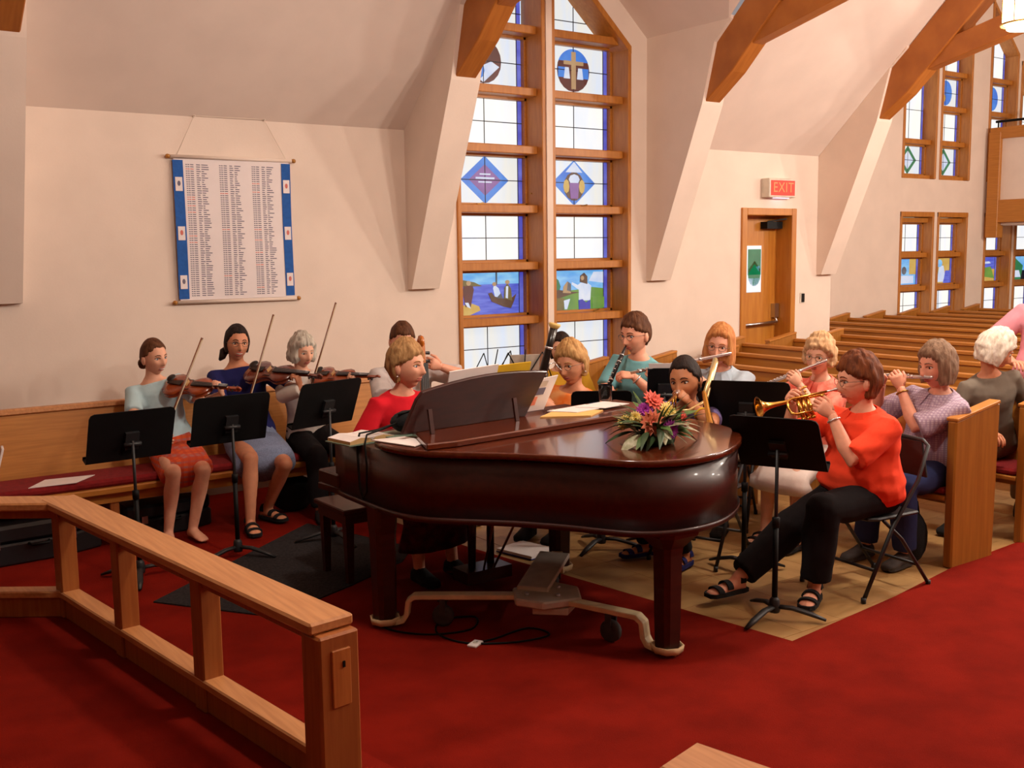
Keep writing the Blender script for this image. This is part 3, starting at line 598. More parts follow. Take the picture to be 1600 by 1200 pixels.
for dx, dy in ((-.09, .03), (.02, -.08), (.1, .02), (0, .08)): wb_(B().lathe([(.012, .19), (.012, .205), (.006, .208)], 8, (3.1+dx, 4.1+dy, 0)), 'bolt', m_steel, trk)
for (x, y) in LEGS:
    L = V(x, y, 0); d = V(ctr.x-x, ctr.y-y, 0).normalized(); n = V(-d.y, d.x, 0)
    P = [ctr + V(0, 0, 0), L + d*0.20 + V(0, 0, 0.17), L + d*0.155 + V(0, 0, 0.168), L + d*0.125 + V(0, 0, 0.145), L + d*0.115 + V(0, 0, 0.075), L + d*0.095 + V(0, 0, 0.042), L + d*0.06 + V(0, 0, 0.034), L - d*0.06 + V(0, 0, 0.034)]
    b = B(); R = []
    for i, p in enumerate(P):
        t = (P[min(i+1, 7)]-P[max(i-1, 0)]).normalized(); u = n.cross(t).normalized()
        R.append([p + n*sx*0.033 + u*su*0.013 for sx, su in ((-1, -1), (1, -1), (1, 1), (-1, 1))])
    b.rings(R, smooth=False); arm = wb_(b, 'truck_arm', m_truck, trk, bevel=0.004)
    wb_(B().lathe([(0.075, 0.03), (0.08, 0.06), (0.072, 0.062), (0.068, 0.045), (0.001, 0.045)], 8, (x, y, 0)), 'leg_cup', m_truck, arm)
    q = L + d*0.30
    wb_(B().bar(q+n*0.03+V(0, 0, .16), q+n*0.03+V(0, 0, .065), 0.03, 0.008, up=n).bar(q-n*0.03+V(0, 0, .16), q-n*0.03+V(0, 0, .065), 0.03, 0.008, up=n).lathe([(0.03, .145), (0.03, .16)], 10, (q.x, q.y, 0)), 'caster_fork', m_rubber, arm)
    wb_(B().lathe([(0.03, -0.022), (0.05, -0.02), (0.056, -0.008), (0.056, 0.008), (0.05, 0.02), (0.03, 0.022)], 14, q+V(0, 0, 0.068), n), 'caster_wheel', m_rubber, arm)
bn = thing('piano_bench', 'dark mahogany piano bench behind the keyboard', 'bench', (3.07, 5.5, 0))
wb_(B().box((2.61, 5.32, .37), (3.51, 5.68, .43)), 'apron', m_mahog, bn); wb_(B().box((2.59, 5.30, .43), (3.53, 5.70, .46)), 'bench_seat', m_mahog, bn, bevel=0.006)
for x in (2.64, 3.48):
    for y in (5.35, 5.65): wb_(B().rings([[V(x+sx*r, y+sy*r, z) for sx, sy in ((-1, -1), (1, -1), (1, 1), (-1, 1))] for r, z in ((.017, .01), (.026, .40))], smooth=False), 'leg', m_mahog, bn)

# ---------------------------------------------------------------- things on the piano
def sheet_on(name, pts, z, th, mat, label, cat, group=None, z2=None):
    c = V(sum(p[0] for p in pts)/len(pts), sum(p[1] for p in pts)/len(pts), z)
    t = B().prism([(p[0]-c.x, p[1]-c.y) for p in pts], 0, th).build(name, mat)
    t.location = c; return tag(t, label, cat, group)
sheet_on('sheet_music', [(2.42, 4.62), (2.50, 4.33), (2.62, 4.40), (2.60, 4.60)], 0.978, 0.004, m_paper, 'loose white sheet lying by the folded lid, next to the open hymn book', 'sheet music')
hb = thing('open_book', 'thick open hymn book with yellowed page edges on the piano end', 'book', (2.49, 4.86, 0.936), math.radians(8))
for s in (-1, 1):
    pr = [(0, 0.008), (s*0.02, 0.03), (s*0.07, 0.036), (s*0.14, 0.022), (s*0.14, 0.006)]
    B().prism([(p[0], p[1]) for p in pr], -0.10, 0.10, 'y', 0).build('page_block', m_paperedge, hb)
    B().prism([(s*0.001, 0.0312), (s*0.02, 0.0312), (s*0.07, 0.0372), (s*0.14, 0.0232), (s*0.14, 0.0222), (s*0.07, 0.0362), (s*0.02, 0.0302), (s*0.001, 0.02)], -0.099, 0.099, 'y').build('open_page', m_paper, hb)
B().box((-0.15, -0.108, 0), (0.15, 0.108, 0.006)).build('cover', m_greencover, hb)
gb = thing('closed_book', 'grey-green booklet lying under the black handbag', 'book', (2.70, 4.82, 0.936), 0.1)
B().box((-0.12, -0.1, 0), (0.12, 0.1, 0.004)).box((-0.12, -0.1, 0.018), (0.12, 0.1, 0.022)).build('cover', m_greencover, gb); B().box((-0.115, -0.095, 0.004), (0.117, 0.095, 0.018)).build('page_block', m_paperedge, gb)
hbag = thing('handbag', 'small black handbag on the piano end, its strap looping over the side', 'handbag', (2.71, 4.80, 0.965))
B().ball((0.03, 0, 0.055), (0.105, 0.075, 0.06), 16).build('bag_body', m_blackcloth, hbag)
B().tube([(-0.05, -0.03, 0.1), (0.03, -0.035, 0.118), (0.1, -0.02, 0.1)], 0.006, 6).build('zip', m_black, hbag)
B().tube([(-0.06, 0, 0.05), (-0.15, 0.0, 0.03), (-0.26, 0.0, 0.022), (-0.285, -0.02, -0.02), (-0.288, -0.03, -0.15), (-0.288, -0.04, -0.26), (-0.287, -0.075, -0.30), (-0.287, -0.11, -0.26), (-0.287, -0.12, -0.12), (-0.284, -0.10, -0.02), (-0.25, -0.06, 0.022), (-0.14, -0.03, 0.035), (-0.05, -0.03, 0.06)], 0.009, 6, flat=0.5).build('strap', m_black, hbag)
# scores standing on the music desk
def score(u0, u1, h0, h1, mat, label, name='score', off=0.018, lean=0.0):
    a = DA + DE*u0 - DN*-1*0 ; n = DN if DN.y > 0 else -DN
    p = [DA+DE*u0+DU*0.005+n*off, DA+DE*u1+DU*0.005+n*off, DA+DE*(u1+lean)+DU*h1+n*off, DA+DE*(u0+lean)+DU*h0+n*off]
    c = (p[0]+p[1])/2; b = B(); q = [x-c for x in p]; q2 = [x+n*0.006 for x in q]
    b.add(q+q2, [(3, 2, 1, 0), (4, 5, 6, 7), (0, 1, 5, 4), (1, 2, 6, 5), (2, 3, 7, 6), (3, 0, 4, 7)])
    o = b.build(name, mat); o.location = c; return tag(o, label, 'sheet music')
score(0.24, 0.56, 0.30, 0.315, m_paper, 'white score standing on the piano music desk, behind its rim')
score(0.545, 0.80, 0.302, 0.305, m_yellow, 'yellow-covered score standing on the piano music desk', off=0.027)
sb = score(0.80, 0.97, 0.19, 0.205, m_paper, 'glossy songbook with an orange and grey picture, leaning beside the music desk', 'songbook', off=0.03, lean=0.06)
n_ = DN if DN.y > 0 else -DN
for (u, v, w_, h_, mm) in ((0.83, 0.04, 0.06, 0.05, m_petalpink), (0.87, 0.10, 0.07, 0.04, m_ink), (0.86, 0.15, 0.09, 0.03, m_steel)):
    q = [DA+DE*(u+du)+DU*(v+dv)+n_*0.0285-sb.location for du, dv in ((0, 0), (w_, 0), (w_+.012, h_), (.012, h_))]
    B().add(q+[x-n_*0.001 for x in q], [(0, 1, 2, 3), (7, 6, 5, 4), (0, 4, 5, 1), (1, 5, 6, 2), (2, 6, 7, 3), (3, 7, 4, 0)]).build('cover_picture', mm, sb)
sheet_on('envelope', [(3.38, 4.50), (3.62, 4.36), (3.80, 4.47), (3.60, 4.64)], 1.0085, 0.006, m_envelope, 'manila envelope under the white papers beside the music desk', 'envelope')
for k, (dx, dy, r, lab) in enumerate(((0, 0, 0, 'white papers on top of the manila envelope'), (0.20, 0.0, 0.12, 'white paper reaching past the envelope towards the glass tumbler'))):
    sheet_on('paper_sheet', [(3.52+dx, 4.62+dy), (3.62+dx, 4.48+dy), (3.90+dx*0.7, 4.52+dy), (3.84+dx*.7, 4.68+dy)], 1.0155+0.004*k, 0.0035, m_paper, lab, 'paper')
tm = thing('glass_tumbler', 'clear glass tumbler on the piano lid near the bassoon player', 'glass', (4.03, 4.72, 1.0085))
B().lathe([(0.034, 0), (0.038, 0.0), (0.042, 0.105), (0.039, 0.105), (0.035, 0.012), (0.001, 0.01)], 20, caps=False).build('tumbler', m_clear, tm)
# flower arrangement
fl = thing('flower_arrangement', 'low flower arrangement of coral, yellow and purple blooms on the piano lid', 'flowers', (3.46, 3.68, 0.975))
B().lathe([(0.06, 0), (0.09, 0.01), (0.1, 0.05), (0.085, 0.055), (0.001, 0.05)], 14).build('dish', m_leafd, fl)
rnd = random.Random(3)
def leafmesh(L, w_, droop=0.2):
    R = []
    for i in range(6):
        t = i/5; ww = w_*math.sin(PI*min(0.97, t*0.95+0.06)); z = -droop*t*t*L
        R += [V(L*t, -ww, z), V(L*t, 0, z+ww*0.3), V(L*t, ww, z)]
    f = []
    for i in range(5): f += [(i*3, i*3+1, i*3+4, i*3+3), (i*3+1, i*3+2, i*3+5, i*3+4)]
    return B().add(R, f, 0, True)
LM = [leafmesh(0.17, 0.018, 0.5).mesh('leaf', m_leafd), leafmesh(0.14, 0.022, 0.35).mesh('leaf', m_leaf), leafmesh(0.12, 0.03, 0.6).mesh('leaf', m_leafw), leafmesh(0.2, 0.008, 0.3).mesh('leaf', m_leaf)]
for i in range(120):
    o = link('leaf', LM[rnd.choice((0, 0, 1, 1, 2, 3))], fl); a = rnd.uniform(0, 2*PI); e = rnd.uniform(-0.05, 1.2)
    r0 = rnd.uniform(0.02, 0.09)
    o.location = (r0*math.cos(a)*1.3, r0*math.sin(a), 0.05+0.05*rnd.random()); o.rotation_euler = (rnd.uniform(-.5, .5), -e, a); s_ = rnd.uniform(0.65, 1.15); o.scale = (s_, s_, s_)
def bloom(c, r, mat, kind):
    b = B(); ax = V(c[0]*2.2, c[1]*2.2 - 0.25, c[2]*1.0).normalized()
    x = ax.orthogonal().normalized(); y = ax.cross(x); c = Vector(c)
    lay = {'daisy': [(1.0, 14, .15), (.75, 12, .4), (.5, 9, .75)], 'mum': [(1, 16, -.1), (.9, 16, .25), (.75, 14, .6), (.5, 10, .95), (.25, 6, 1.3)]}[kind]
    for rr, n, tilt in lay:
        for k in range(n):
            a = 2*PI*(k+rr*3)/n; d = (x*math.cos(a)+y*math.sin(a))*math.cos(tilt) + ax*math.sin(tilt); s = ax.cross(d).normalized(); L = r*rr; wv = L*(0.24 if kind == 'daisy' else 0.2)
            p = [c, c+d*L*.5-s*wv, c+d*L, c+d*L*.5+s*wv]; up = ax*0.004
            b.add(p+[q+up for q in p], [(0, 1, 2, 3), (7, 6, 5, 4), (0, 4, 5, 1), (1, 5, 6, 2), (2, 6, 7, 3), (3, 7, 4, 0)])
    fo = b.build('bloom', mat, fl)
    B().ball(c+ax*r*0.12, (r*.2, r*.2, r*.16), 8).build('flower_centre', m_petalred if kind == 'daisy' else mat, fo)
    B().tube([V(c.x*.3, c.y*.3, .05), c*0.7+V(0, 0, .02), c], 0.004, 5).build('stem', m_leaf, fl)
# x towards +X of the church, -y towards the chancel: offsets measured along the lid
ex_, ey_ = V(0.815, -0.579, 0), V(0.579, 0.815, 0)     # across and along the view of the congregation aisle
for (u, z, dpt, r, mt, kd_) in ((-.03, .115, -.09, .068, m_petalpink, 'daisy'), (-.01, .20, .02, .066, m_petalred, 'daisy'), (.05, .155, -.03, .055, m_petalyel, 'mum'), (.05, .085, -.10, .054, m_petalpur, 'mum'), (-.055, .16, -.02, .05, m_petalpur, 'mum'), (-.105, .135, -.05, .035, m_petalyel, 'mum'), (.125, .12, -.02, .04, m_petalred, 'daisy'), (-.15, .10, .03, .04, m_petalyel, 'mum'), (.02, .19, .09, .045, m_petalpink, 'daisy')):
    p = ex_*u + ey_*dpt; bloom((p.x, p.y, z), r, mt, kd_)

# ---------------------------------------------------------------- music stands
def stand(x, y, z, yaw, tilt, lab, w=0.50, h=0.32, bx=0, by=0, base=None, group='black music stands of the players', brot=0.3):
    """origin on the floor; the desk faces local +y; the bottom lip points to the player"""
    t = thing('music_stand', lab, 'music stand', (x, y, 0.013), yaw, group)
    mt = T((0, -0.02, z), 0, tilt)
    def tr(b): b.v = [mt @ q for q in b.v]; return b
    rc = 0.03; P = [(-w/2, -h*.42), (w/2, -h*.42), (w/2, h*.58-rc), (w/2-rc*.3, h*.58-rc*.3), (w/2-rc, h*.58), (-w/2+rc, h*.58), (-w/2+rc*.3, h*.58-rc*.3), (-w/2, h*.58-rc)]
    tr(B().prism(P, -0.003, 0.003, 'y')).build('desk', m_black, t)
    tr(B().box((-w/2, 0, -h*.42-0.006), (w/2, 0.055, -h*.42+0.004)).box((-w/2, 0.05, -h*.42), (w/2, 0.055, -h*.42+0.016))).build('desk_lip', m_black, t)
    tr(B().box((-0.04, -0.025, -0.06), (0.04, -0.003, 0.05)).tube([(-0.05, -0.03, -0.02), (0.05, -0.03, -0.02)], 0.013, 8)).build('tilt_bracket', m_blackcast, t)
    B().tube([(0, -0.045, 0.36), (0, -0.045, z-0.01)], 0.0095, 8).build('inner_tube', m_blackcast, t)
    B().tube([(0, -0.045, 0.06), (0, -0.045, 0.50)], 0.0145, 10).lathe([(0.019, 0.48), (0.02, 0.53), (0.012, 0.535)], 10, (0, -0.045, 0)).build('outer_tube', m_black, t)
    B().lathe([(0.026, 0.035), (0.03, 0.05), (0.026, 0.10), (0.016, 0.115)], 12, (0, -0.045, 0)).build('hub', m_blackcast, t)
    for k in range(3):
        a = brot + k*2*PI/3; d = V(math.cos(a), math.sin(a), 0); o = V(0, -0.045, 0)
        B().tube([o+d*0.015+V(0, 0, .065), o+d*0.09+V(0, 0, .062), o+d*0.19+V(0, 0, .035), o+d*0.255+V(0, 0, .012)], [0.019, 0.02, 0.02, 0.012], 8, flat=0.6).build('leg', m_blackcast, t)
    return t
def on_desk(st, name, mat, lab, w, h, z, tilt, u=0.0, th=0.006, cat='sheet music', v0=None, hh=0.32):
    """music resting on a stand's desk, a thing of its own"""
    m = T(st.location, st.rotation_euler[2]) @ T((0, -0.02, z), 0, tilt)
    b0 = -hh*.42+0.006; b = B().box((-w/2, 0, 0), (w/2, th, h))
    o = b.build(name, mat); o.matrix_world = m @ Matrix.Translation((u, 0.004, b0)); return tag(o, lab, cat)
def rad(d): return math.radians(d)
STANDS = {}
STANDS[1] = stand(1.70, 6.25, 0.835, rad(4), rad(22), 'black music stand between the altar rail and the young woman in the orange skirt', brot=0.15)
STANDS[2] = stand(2.33, 6.33, 0.855, rad(4), rad(18), 'black music stand before the violist in the navy top', brot=-0.9)
STANDS[3] = stand(2.96, 6.28, 0.90, rad(14), rad(22), 'black music stand before the white-haired violinist, close to the pianist', brot=0.4)
STANDS[4] = stand(4.155, 3.51, 0.89, rad(-66), rad(38), 'large black music stand before the trumpeter in the coral red shirt', w=0.45, h=0.37, brot=0.25)
STANDS[5] = stand(4.64, 4.17, 0.96, rad(-55), rad(22), 'black music stand behind the trumpeter\'s stand, before the flautist with short curly hair', brot=0.5)
STANDS[6] = stand(4.62, 4.845, 1.005, rad(-38), rad(16), 'black music stand with a navy folder, between the clarinet and trombone players', w=0.20, h=0.26, brot=0.6)
STANDS[7] = stand(4.28, 5.06, 0.87, rad(-35), rad(24), 'low black music stand before the bassoonist in the orange top', w=0.38, h=0.28, brot=-0.1)
STANDS[8] = stand(4.72, 5.12, 0.80, rad(-25), rad(70), 'low black music stand before the clarinettist in the teal shirt', w=0.40, brot=0.9)
on_desk(STANDS[6], 'navy_folder', M('navy_folder', (24, 26, 52), 0.6), 'navy blue folder with a pale page edge on a music stand', 0.21, 0.25, 1.005, rad(16), u=0, th=0.012, cat='folder', hh=.26)
on_desk(STANDS[6], 'sheet_music', m_paper, 'white page showing above the navy folder', 0.20, 0.285, 1.005, rad(16), u=0, th=0.003, hh=.26)
for k, (i, z, tl, who) in enumerate(((1, .835, 22, 'the stand of the young woman in the orange skirt'), (2, .855, 18, 'the stand of the smiling violist'), (3, .90, 22, 'the stand of the white-haired violinist'), (4, .89, 38, 'the stand of the trumpeter'), (5, .96, 22, 'the stand of the flautist with curly hair'))):
    on_desk(STANDS[i], 'sheet_music', m_paper, 'white part open on ' + who, 0.42, 0.27, z, rad(tl), th=0.003)
def wire_stand(x, y, z, yaw, lab, sheet=True):
    t = thing('wire_music_stand', lab, 'music stand', (x, y, 0.003), yaw)
    B().tube([(0, 0, .12), (0, 0, z)], 0.007, 6).build('pole', m_black, t)
    for k in range(3):
        a = 0.5+k*2*PI/3; B().tube([(0, 0, .34), (math.cos(a)*.24, math.sin(a)*.24, .01)], 0.005, 6).build('leg', m_black, t)
    m = T((0, 0, z), 0, 0.3); b = B()
    for p, q in (((0, 0, 0), (-.2, 0, .02)), ((0, 0, 0), (.2, 0, .02)), ((0, 0, 0), (-.12, 0, .22)), ((0, 0, 0), (.12, 0, .22)), ((-.2, 0, .02), (-.12, 0, .22)), ((.2, 0, .02), (.12, 0, .22)), ((-.2, 0, .02), (-.2, .05, .02)), ((.2, 0, .02), (.2, .05, .02)), ((0, 0, 0), (0, 0, .24))): b.tube([m @ V(*p), m @ V(*q)], 0.004, 6)
    b.build('folding_desk', m_black, t); return t
ws = wire_stand(4.28, 5.88, 1.0, rad(-25), 'folding wire music stand with a grey sheet, seen past the bassoon')
o = B().box((-0.105, 0.006, 0.02), (0.105, 0.010, 0.20)).build('sheet_music', m_truckgrey); o.matrix_world = T(ws.location, ws.rotation_euler[2]) @ T((0, 0, 1.0), 0, 0.3); tag(o, 'grey-backed sheet on the folding wire stand', 'sheet music')
wire_stand(4.12, 6.04, 1.0, rad(5), 'empty folding wire music stand before the leaded window')

# ---------------------------------------------------------------- floor things
def smooth3(P, k=5):
    P = [Vector(p) for p in P]; Q = []; n = len(P)
    for i in range(n-1):
        a, b, c, d = P[max(i-1, 0)], P[i], P[i+1], P[min(i+2, n-1)]
        for j in range(k):
            t = j/k; Q.append(0.5*(2*b + (c-a)*t + (2*a-5*b+4*c-d)*t*t + (3*b-a-3*c+d)*t**3))
    return Q + [P[-1]]
cable = B().tube(smooth3([(2.62, 4.75, .018), (2.45, 4.6, .018), (2.56, 4.38, .018), (2.78, 4.30, .018), (2.9, 4.44, .018), (2.74, 4.5, .018), (2.62, 4.36, .018), (2.66, 4.16, .018), (2.86, 4.02, .018), (3.05, 4.0, .018), (3.02, 4.14, .018), (2.8, 4.12, .018), (2.70, 4.13, .02)]), 0.005, 6).build('floor_cable', m_black)
tag(cable, 'thin black cable looping over the red carpet under the piano', 'cable')
fo = thing('floor_outlet', 'small pale floor socket plate on the red carpet under the piano', 'socket', (2.69, 4.12, 0.012), 0.5)
B().box((-0.04, -0.025, 0), (0.04, 0.025, 0.012)).build('cover_plate', m_paper, fo, bevel=0.003); B().lathe([(.012, .012), (.012, .0135), (.001, .0135)], 10).build('socket', m_truckgrey, fo)
nb = thing('notebook', 'white notebook with a blue cover lying on the tan floor under the piano', 'notebook', (3.85, 5.28, 0.004), rad(12))
B().box((-.125, -.15, 0), (.125, .15, .006)).build('cover', m_bluecover, nb); B().box((-.12, -.148, .006), (.12, .148, .022)).build('page_block', m_paper, nb)
sheet_on('sheet_music', [(1.28, 7.04), (1.56, 7.02), (1.72, 7.2), (1.42, 7.24)], 0.467, 0.004, m_paper, 'white sheet lying on the red bench cushion', 'sheet music')
bk = thing('booklet', 'upright white booklet leaning on the red bench cushion above the bend of the altar rail', 'booklet', (1.215, 7.27, 0.466), rad(-8))
B().prism([(-.10, 0), (-.085, .0), (-.02, .24), (-.035, .24)], -.075, .075, 'y').build('pages', m_paper, bk, bevel=.002)
def case_(x, y, z, rz, L, w, h, lab, latches=True):
    t = thing('instrument_case', lab, 'instrument case', (x, y, z), rz)
    P = [(-L/2, -w/2*.8), (-L/2+.05, -w/2), (L*.15, -w/2), (L/2-.08, -w/2*.62), (L/2, -w/2*.4), (L/2, w/2*.4), (L/2-.08, w/2*.62), (L*.15, w/2), (-L/2+.05, w/2), (-L/2, w/2*.8)]
    B().prism(P, 0, h*.55).build('case_body', m_blackplastic, t, bevel=0.012); B().prism([(p[0]*.995, p[1]*.98) for p in P], h*.56, h).build('case_lid', m_blackplastic, t, bevel=0.02)
    for u in (-.3, .25): B().box((L*u-.02, -w/2-.008, h*.45), (L*u+.02, -w/2+.01, h*.68)).build('latch', m_steel, t)
    B().tube([(-.06, -w/2, h*.5), (-.05, -w/2-.03, h*.48), (.05, -w/2-.03, h*.48), (.06, -w/2, h*.5)], 0.009, 6).build('handle', m_black, t)
case_(1.30, 7.12, .013, rad(3), 0.82, 0.30, 0.25, 'long black instrument case with steel latches under the bench, nearest the altar rail')
case_(0.50, 7.10, .013, rad(-2), 0.80, 0.30, 0.25, 'long black instrument case behind the bend of the altar rail')
case_(2.18, 7.24, .013, rad(2), 0.62, 0.26, 0.22, 'black instrument case under the bench behind the bare legs')
def softbag(loc, r, lab, mat=m_blackcloth):
    t = thing('bag', lab, 'bag', loc)
    b = B().ball((0, 0, r[2]*0.98), r, 18); b.v = [q + V(*(noise.noise(q*9+V(*loc))*0.02 for _ in range(3))) for q in b.v]
    for q in b.v: q.z = max(q.z, 0.002)
    b.build('bag_body', mat, t); B().tube([(-r[0]*.5, 0, r[2]*1.8), (-r[0]*.3, 0, r[2]*2.3), (r[0]*.3, 0, r[2]*2.3), (r[0]*.5, 0, r[2]*1.8)], 0.01, 6).build('handle', m_black, t)
softbag((3.12, 7.22, .013), (.17, .13, .13), 'soft black bag on the carpet under the bench by the white-haired violinist')
softbag((5.55, 3.66, .004), (.10, .08, .16), 'black bag standing on the tan floor against the aisle pew end')
# ---------------------------------------------------------------- people
def SKIN(name, rgb): 
    m = M(name, rgb, 0.55, var=0.05, scale=25, bump=0.04, bscale=90)
    b = m.node_tree.nodes['Principled BSDF']; b.inputs['Subsurface Weight'].default_value = 0.08; b.inputs['Subsurface Radius'].default_value = (0.012, 0.004, 0.002)
    return m
m_eyew = M('eye_white', (226, 220, 214), 0.3); m_teeth = M('teeth', (236, 228, 216), 0.35)
m_lip = M('lips', (176, 84, 76), 0.5); m_iris = M('iris_brown', (58, 40, 30), 0.25); m_irisb = M('iris_blue', (84, 108, 130), 0.25)
def remesh(b, vox, smooth=3):
    me = b.mesh('tmp', []); o = bpy.data.objects.new('tmp', me); COL.objects.link(o)
    r = o.modifiers.new('r', 'REMESH'); r.mode = 'VOXEL'; r.voxel_size = vox; r.use_smooth_shade = True
    s = o.modifiers.new('s', 'SMOOTH'); s.factor = 0.5; s.iterations = smooth
    me2 = bpy.data.meshes.new_from_object(o.evaluated_get(bpy.context.evaluated_depsgraph_get()))
    bpy.data.objects.remove(o); bpy.data.meshes.remove(me)
    vs = [v.co.copy() for v in me2.vertices]; fs = [tuple(p.vertices) for p in me2.polygons]; bpy.data.meshes.remove(me2)
    return vs, fs
def sstep(a, b, x): t = min(1, max(0, (x-a)/(b-a))); return t*t*(3-2*t)
def ik(a, c, l1, l2, hint):
    a, c = Vector(a), Vector(c); d = c-a; L = min(d.length, (l1+l2)*0.995); dn = d.normalized()
    x = (l1*l1 - l2*l2 + L*L)/(2*L); h = math.sqrt(max(0, l1*l1-x*x)); n = Vector(hint) - dn*Vector(hint).dot(dn); n.normalize()
    return a + dn*x + n*h, a + dn*L
A_, BF, BB, CT, CB = 0.074, 0.094, 0.099, 0.118, 0.116
def jawx(z): t = max(0, -z/0.116); return 1 - 0.34*t**1.7
def fronty(z): t = max(0, -z/0.116); return 1 - 0.13*t*t
def feat(x, z):
    g = lambda u, s: math.exp(-(u/s)**2)
    ax = abs(x)
    y = 0.0
    nose = g(x, 0.0115)*(sstep(0.022, -0.036, z))*(1-sstep(-0.040, -0.052, z))*0.019
    nose += g(x, 0.017)*g(z+0.038, 0.011)*0.007
    y += nose
    y -= 0.010*math.exp(-((ax-0.031)/0.017)**2 - ((z-0.0)/0.013)**2)
    y += 0.004*math.exp(-((ax-0.028)/0.024)**2 - ((z-0.026)/0.010)**2)
    y += 0.005*math.exp(-((ax-0.043)/0.018)**2 - ((z+0.030)/0.018)**2)
    y += 0.007*math.exp(-(x/0.024)**2 - ((z+0.066)/0.014)**2)
    y += 0.008*math.exp(-(x/0.020)**2 - ((z+0.102)/0.014)**2)
    y -= 0.004*math.exp(-(x/0.03)**2 - ((z+0.084)/0.007)**2)
    return y
def surf_y(x, z):
    c = CT if z > 0 else CB
    return BF*fronty(z)*math.sqrt(max(0.0, 1-(x/(A_*jawx(z)))**2-(z/c)**2)) + feat(x, z)
def head_mesh(b, FR, s, smile=0.0, mats=None, nth=46, nph=60, open_mouth=False):
    """FR maps head space (x right, y face, z crown) to the world"""
    R = []
    for i in range(nth+1):
        th = PI*min(max(i/nth, 0.006), 0.994); z0 = -math.cos(th); ring = []
        for j in range(nph):
            u = 2*PI*j/nph; ph = u - 0.62*math.sin(u)         # denser at the face
            z = z0*(CT if z0 > 0 else CB); st = math.sin(th)
            x = A_*jawx(z)*st*math.sin(ph); cy = math.cos(ph)
            if cy > 0: y = BF*fronty(z)*st*cy + feat(x, z)*sstep(0.15, 0.5, cy)
            else:
                y = BB*st*cy; t = max(0, -z/0.116); y *= 1-0.5*t
            ring.append(FR @ V(x*s, y*s, z*s))
        R.append(ring)
    b.rings(R, 0)
    P = lambda x, y, z: FR @ V(x*s, y*s, z*s)
    rot = FR.to_3x3().to_4x4()
    for q in (-1, 1):
        b.ball(P(q*.0745, -.008, -.012), (.011*s, .019*s, .031*s), 8, 0, rot)
        b.ball(P(q*.031, surf_y(.031, .001)-.0075, .001), (.0140*s, .0120*s, .0080*s), 10, 3, rot)
        b.ball(P(q*.031, surf_y(.031, .001)+.002, .0005), (.006*s, .005*s, .0062*s), 8, 4, rot)
        b.tube([P(q*(.031+dx), surf_y(.031+dx, dz)+.001, dz) for dx, dz in ((-.016, .004), (-.006, .0105), (.006, .0105), (.016, .004))], .0022*s, 5, 2)
        b.tube([P(q*x, surf_y(x, z)+.0005, z) for x, z in ((.013, .021), (.022, .0265), (.034, .027), (.046, .02))], [.0022*s, .004*s, .0036*s, .0018*s], 6, 2, flat=.7)
    mw = 0.023 + 0.008*smile
    for up, zz in ((1, -.0625+.002*smile), (-1, -.0715-.0035*smile)):
        b.tube([P(x*mw, surf_y(x*mw, zz)+.0008-.003*abs(x)**2, zz + smile*.009*x*x - (.001*up*(1-x*x)*-1) + (up*0.004*smile*(1-x*x) if up < 0 else 0)) for x in (-1, -.66, -.33, 0, .33, .66, 1)], [.001*s, .0035*s, .0042*s, .0036*s, .0042*s, .0035*s, .001*s], 6, 1, flat=.8)
    if smile > 0.4:
        b.tube([P(x*mw*.8, surf_y(x*mw*.8, -.068)+.002, -.0672 + smile*.007*x*x) for x in (-1, -.5, 0, .5, 1)], [.002*s, .0058*s, .0066*s, .0058*s, .002*s], 6, 5, flat=.4)
def hair_mesh(FR, s, st):
    """st: t thickness, zl hairline height, p0 half-angle of the face opening, zmin length, flare, amp/freq of the curls"""
    t, zl, p0, zmin = st.get('t', .014), st.get('zl', .055), st.get('p0', 1.25), st.get('zmin', -.06)
    fl, amp, fr = st.get('flare', 0.0), st.get('amp', .003), st.get('freq', 30); part = st.get('part', 0.0); top = st.get('top', 0.006)
    nz, nph = 50, 84; R = []; seed = V(*st.get('seed', (1, 2, 3)))
    for i in range(nz+1):
        k = i/nz; ring = []
        for j in range(nph):
            ph = 2*PI*j/nph; c, sn = math.cos(ph), math.sin(ph)
            if k < 0.5:                                     # crown to ear level
                th = PI/2*max(k/0.5, .012); rad, z = math.sin(th), math.cos(th)*(CT+t+top)
                x = (A_+t)*rad*sn; y = ((BF+t*.7) if c > 0 else (BB+t))*rad*c
            elif k < 0.9:
                q = (k-.5)/.4; z = zmin*q
                w_ = 1 + fl*math.sin(min(1, q*1.1)*PI*.75) - st.get('tuck', .12)*q*q
                x = (A_+t)*w_*sn; y = ((BF+t*.7) if c > 0 else (BB+t))*(w_*(1-.18*q*(1 if fl < .05 else .3)))*c
            else:
                q = (k-.9)/.1; z = zmin*(1-.12*q); w_ = (1 - st.get('tuck', .12))*(1-q*.75)
                x = (A_+t)*w_*sn; y = (BB+t)*w_*(.82)*c
            # face opening, with its own ragged fringe
            a = abs(math.atan2(sn, c)); nzv = noise.noise(V(ph*6, k*3, 0)+seed)
            zlim = zl + .014 - .030*sstep(.35, 1.15, a)*st.get('temple', 1) + .014*noise.noise(V(ph*7, 1.7, 0)+seed) - part*sn*.02
            side = p0 + st.get('sidebend', .0)*sstep(.036, .004, z) + .07*nzv
            inside = (1-sstep(side-.10, side+.05, a)) * (1-sstep(zlim-.010, zlim+.008, z))
            p = V(x, y, z); n = V(x, y, z*.6).normalized()
            d = noise.noise(V(x, y, z*.55)*fr + seed)*amp + noise.noise(V(x*2, y*2, z*.7)*fr + seed)*amp*.5 + noise.noise(V(ph*16, z*10, 2)+seed)*amp*.6
            p += n*d
            p = p*(1-inside*.26)
            ring.append(FR @ (p*s))
        R.append(ring)
    b = B(); b.rings(R, 0); 
    return b
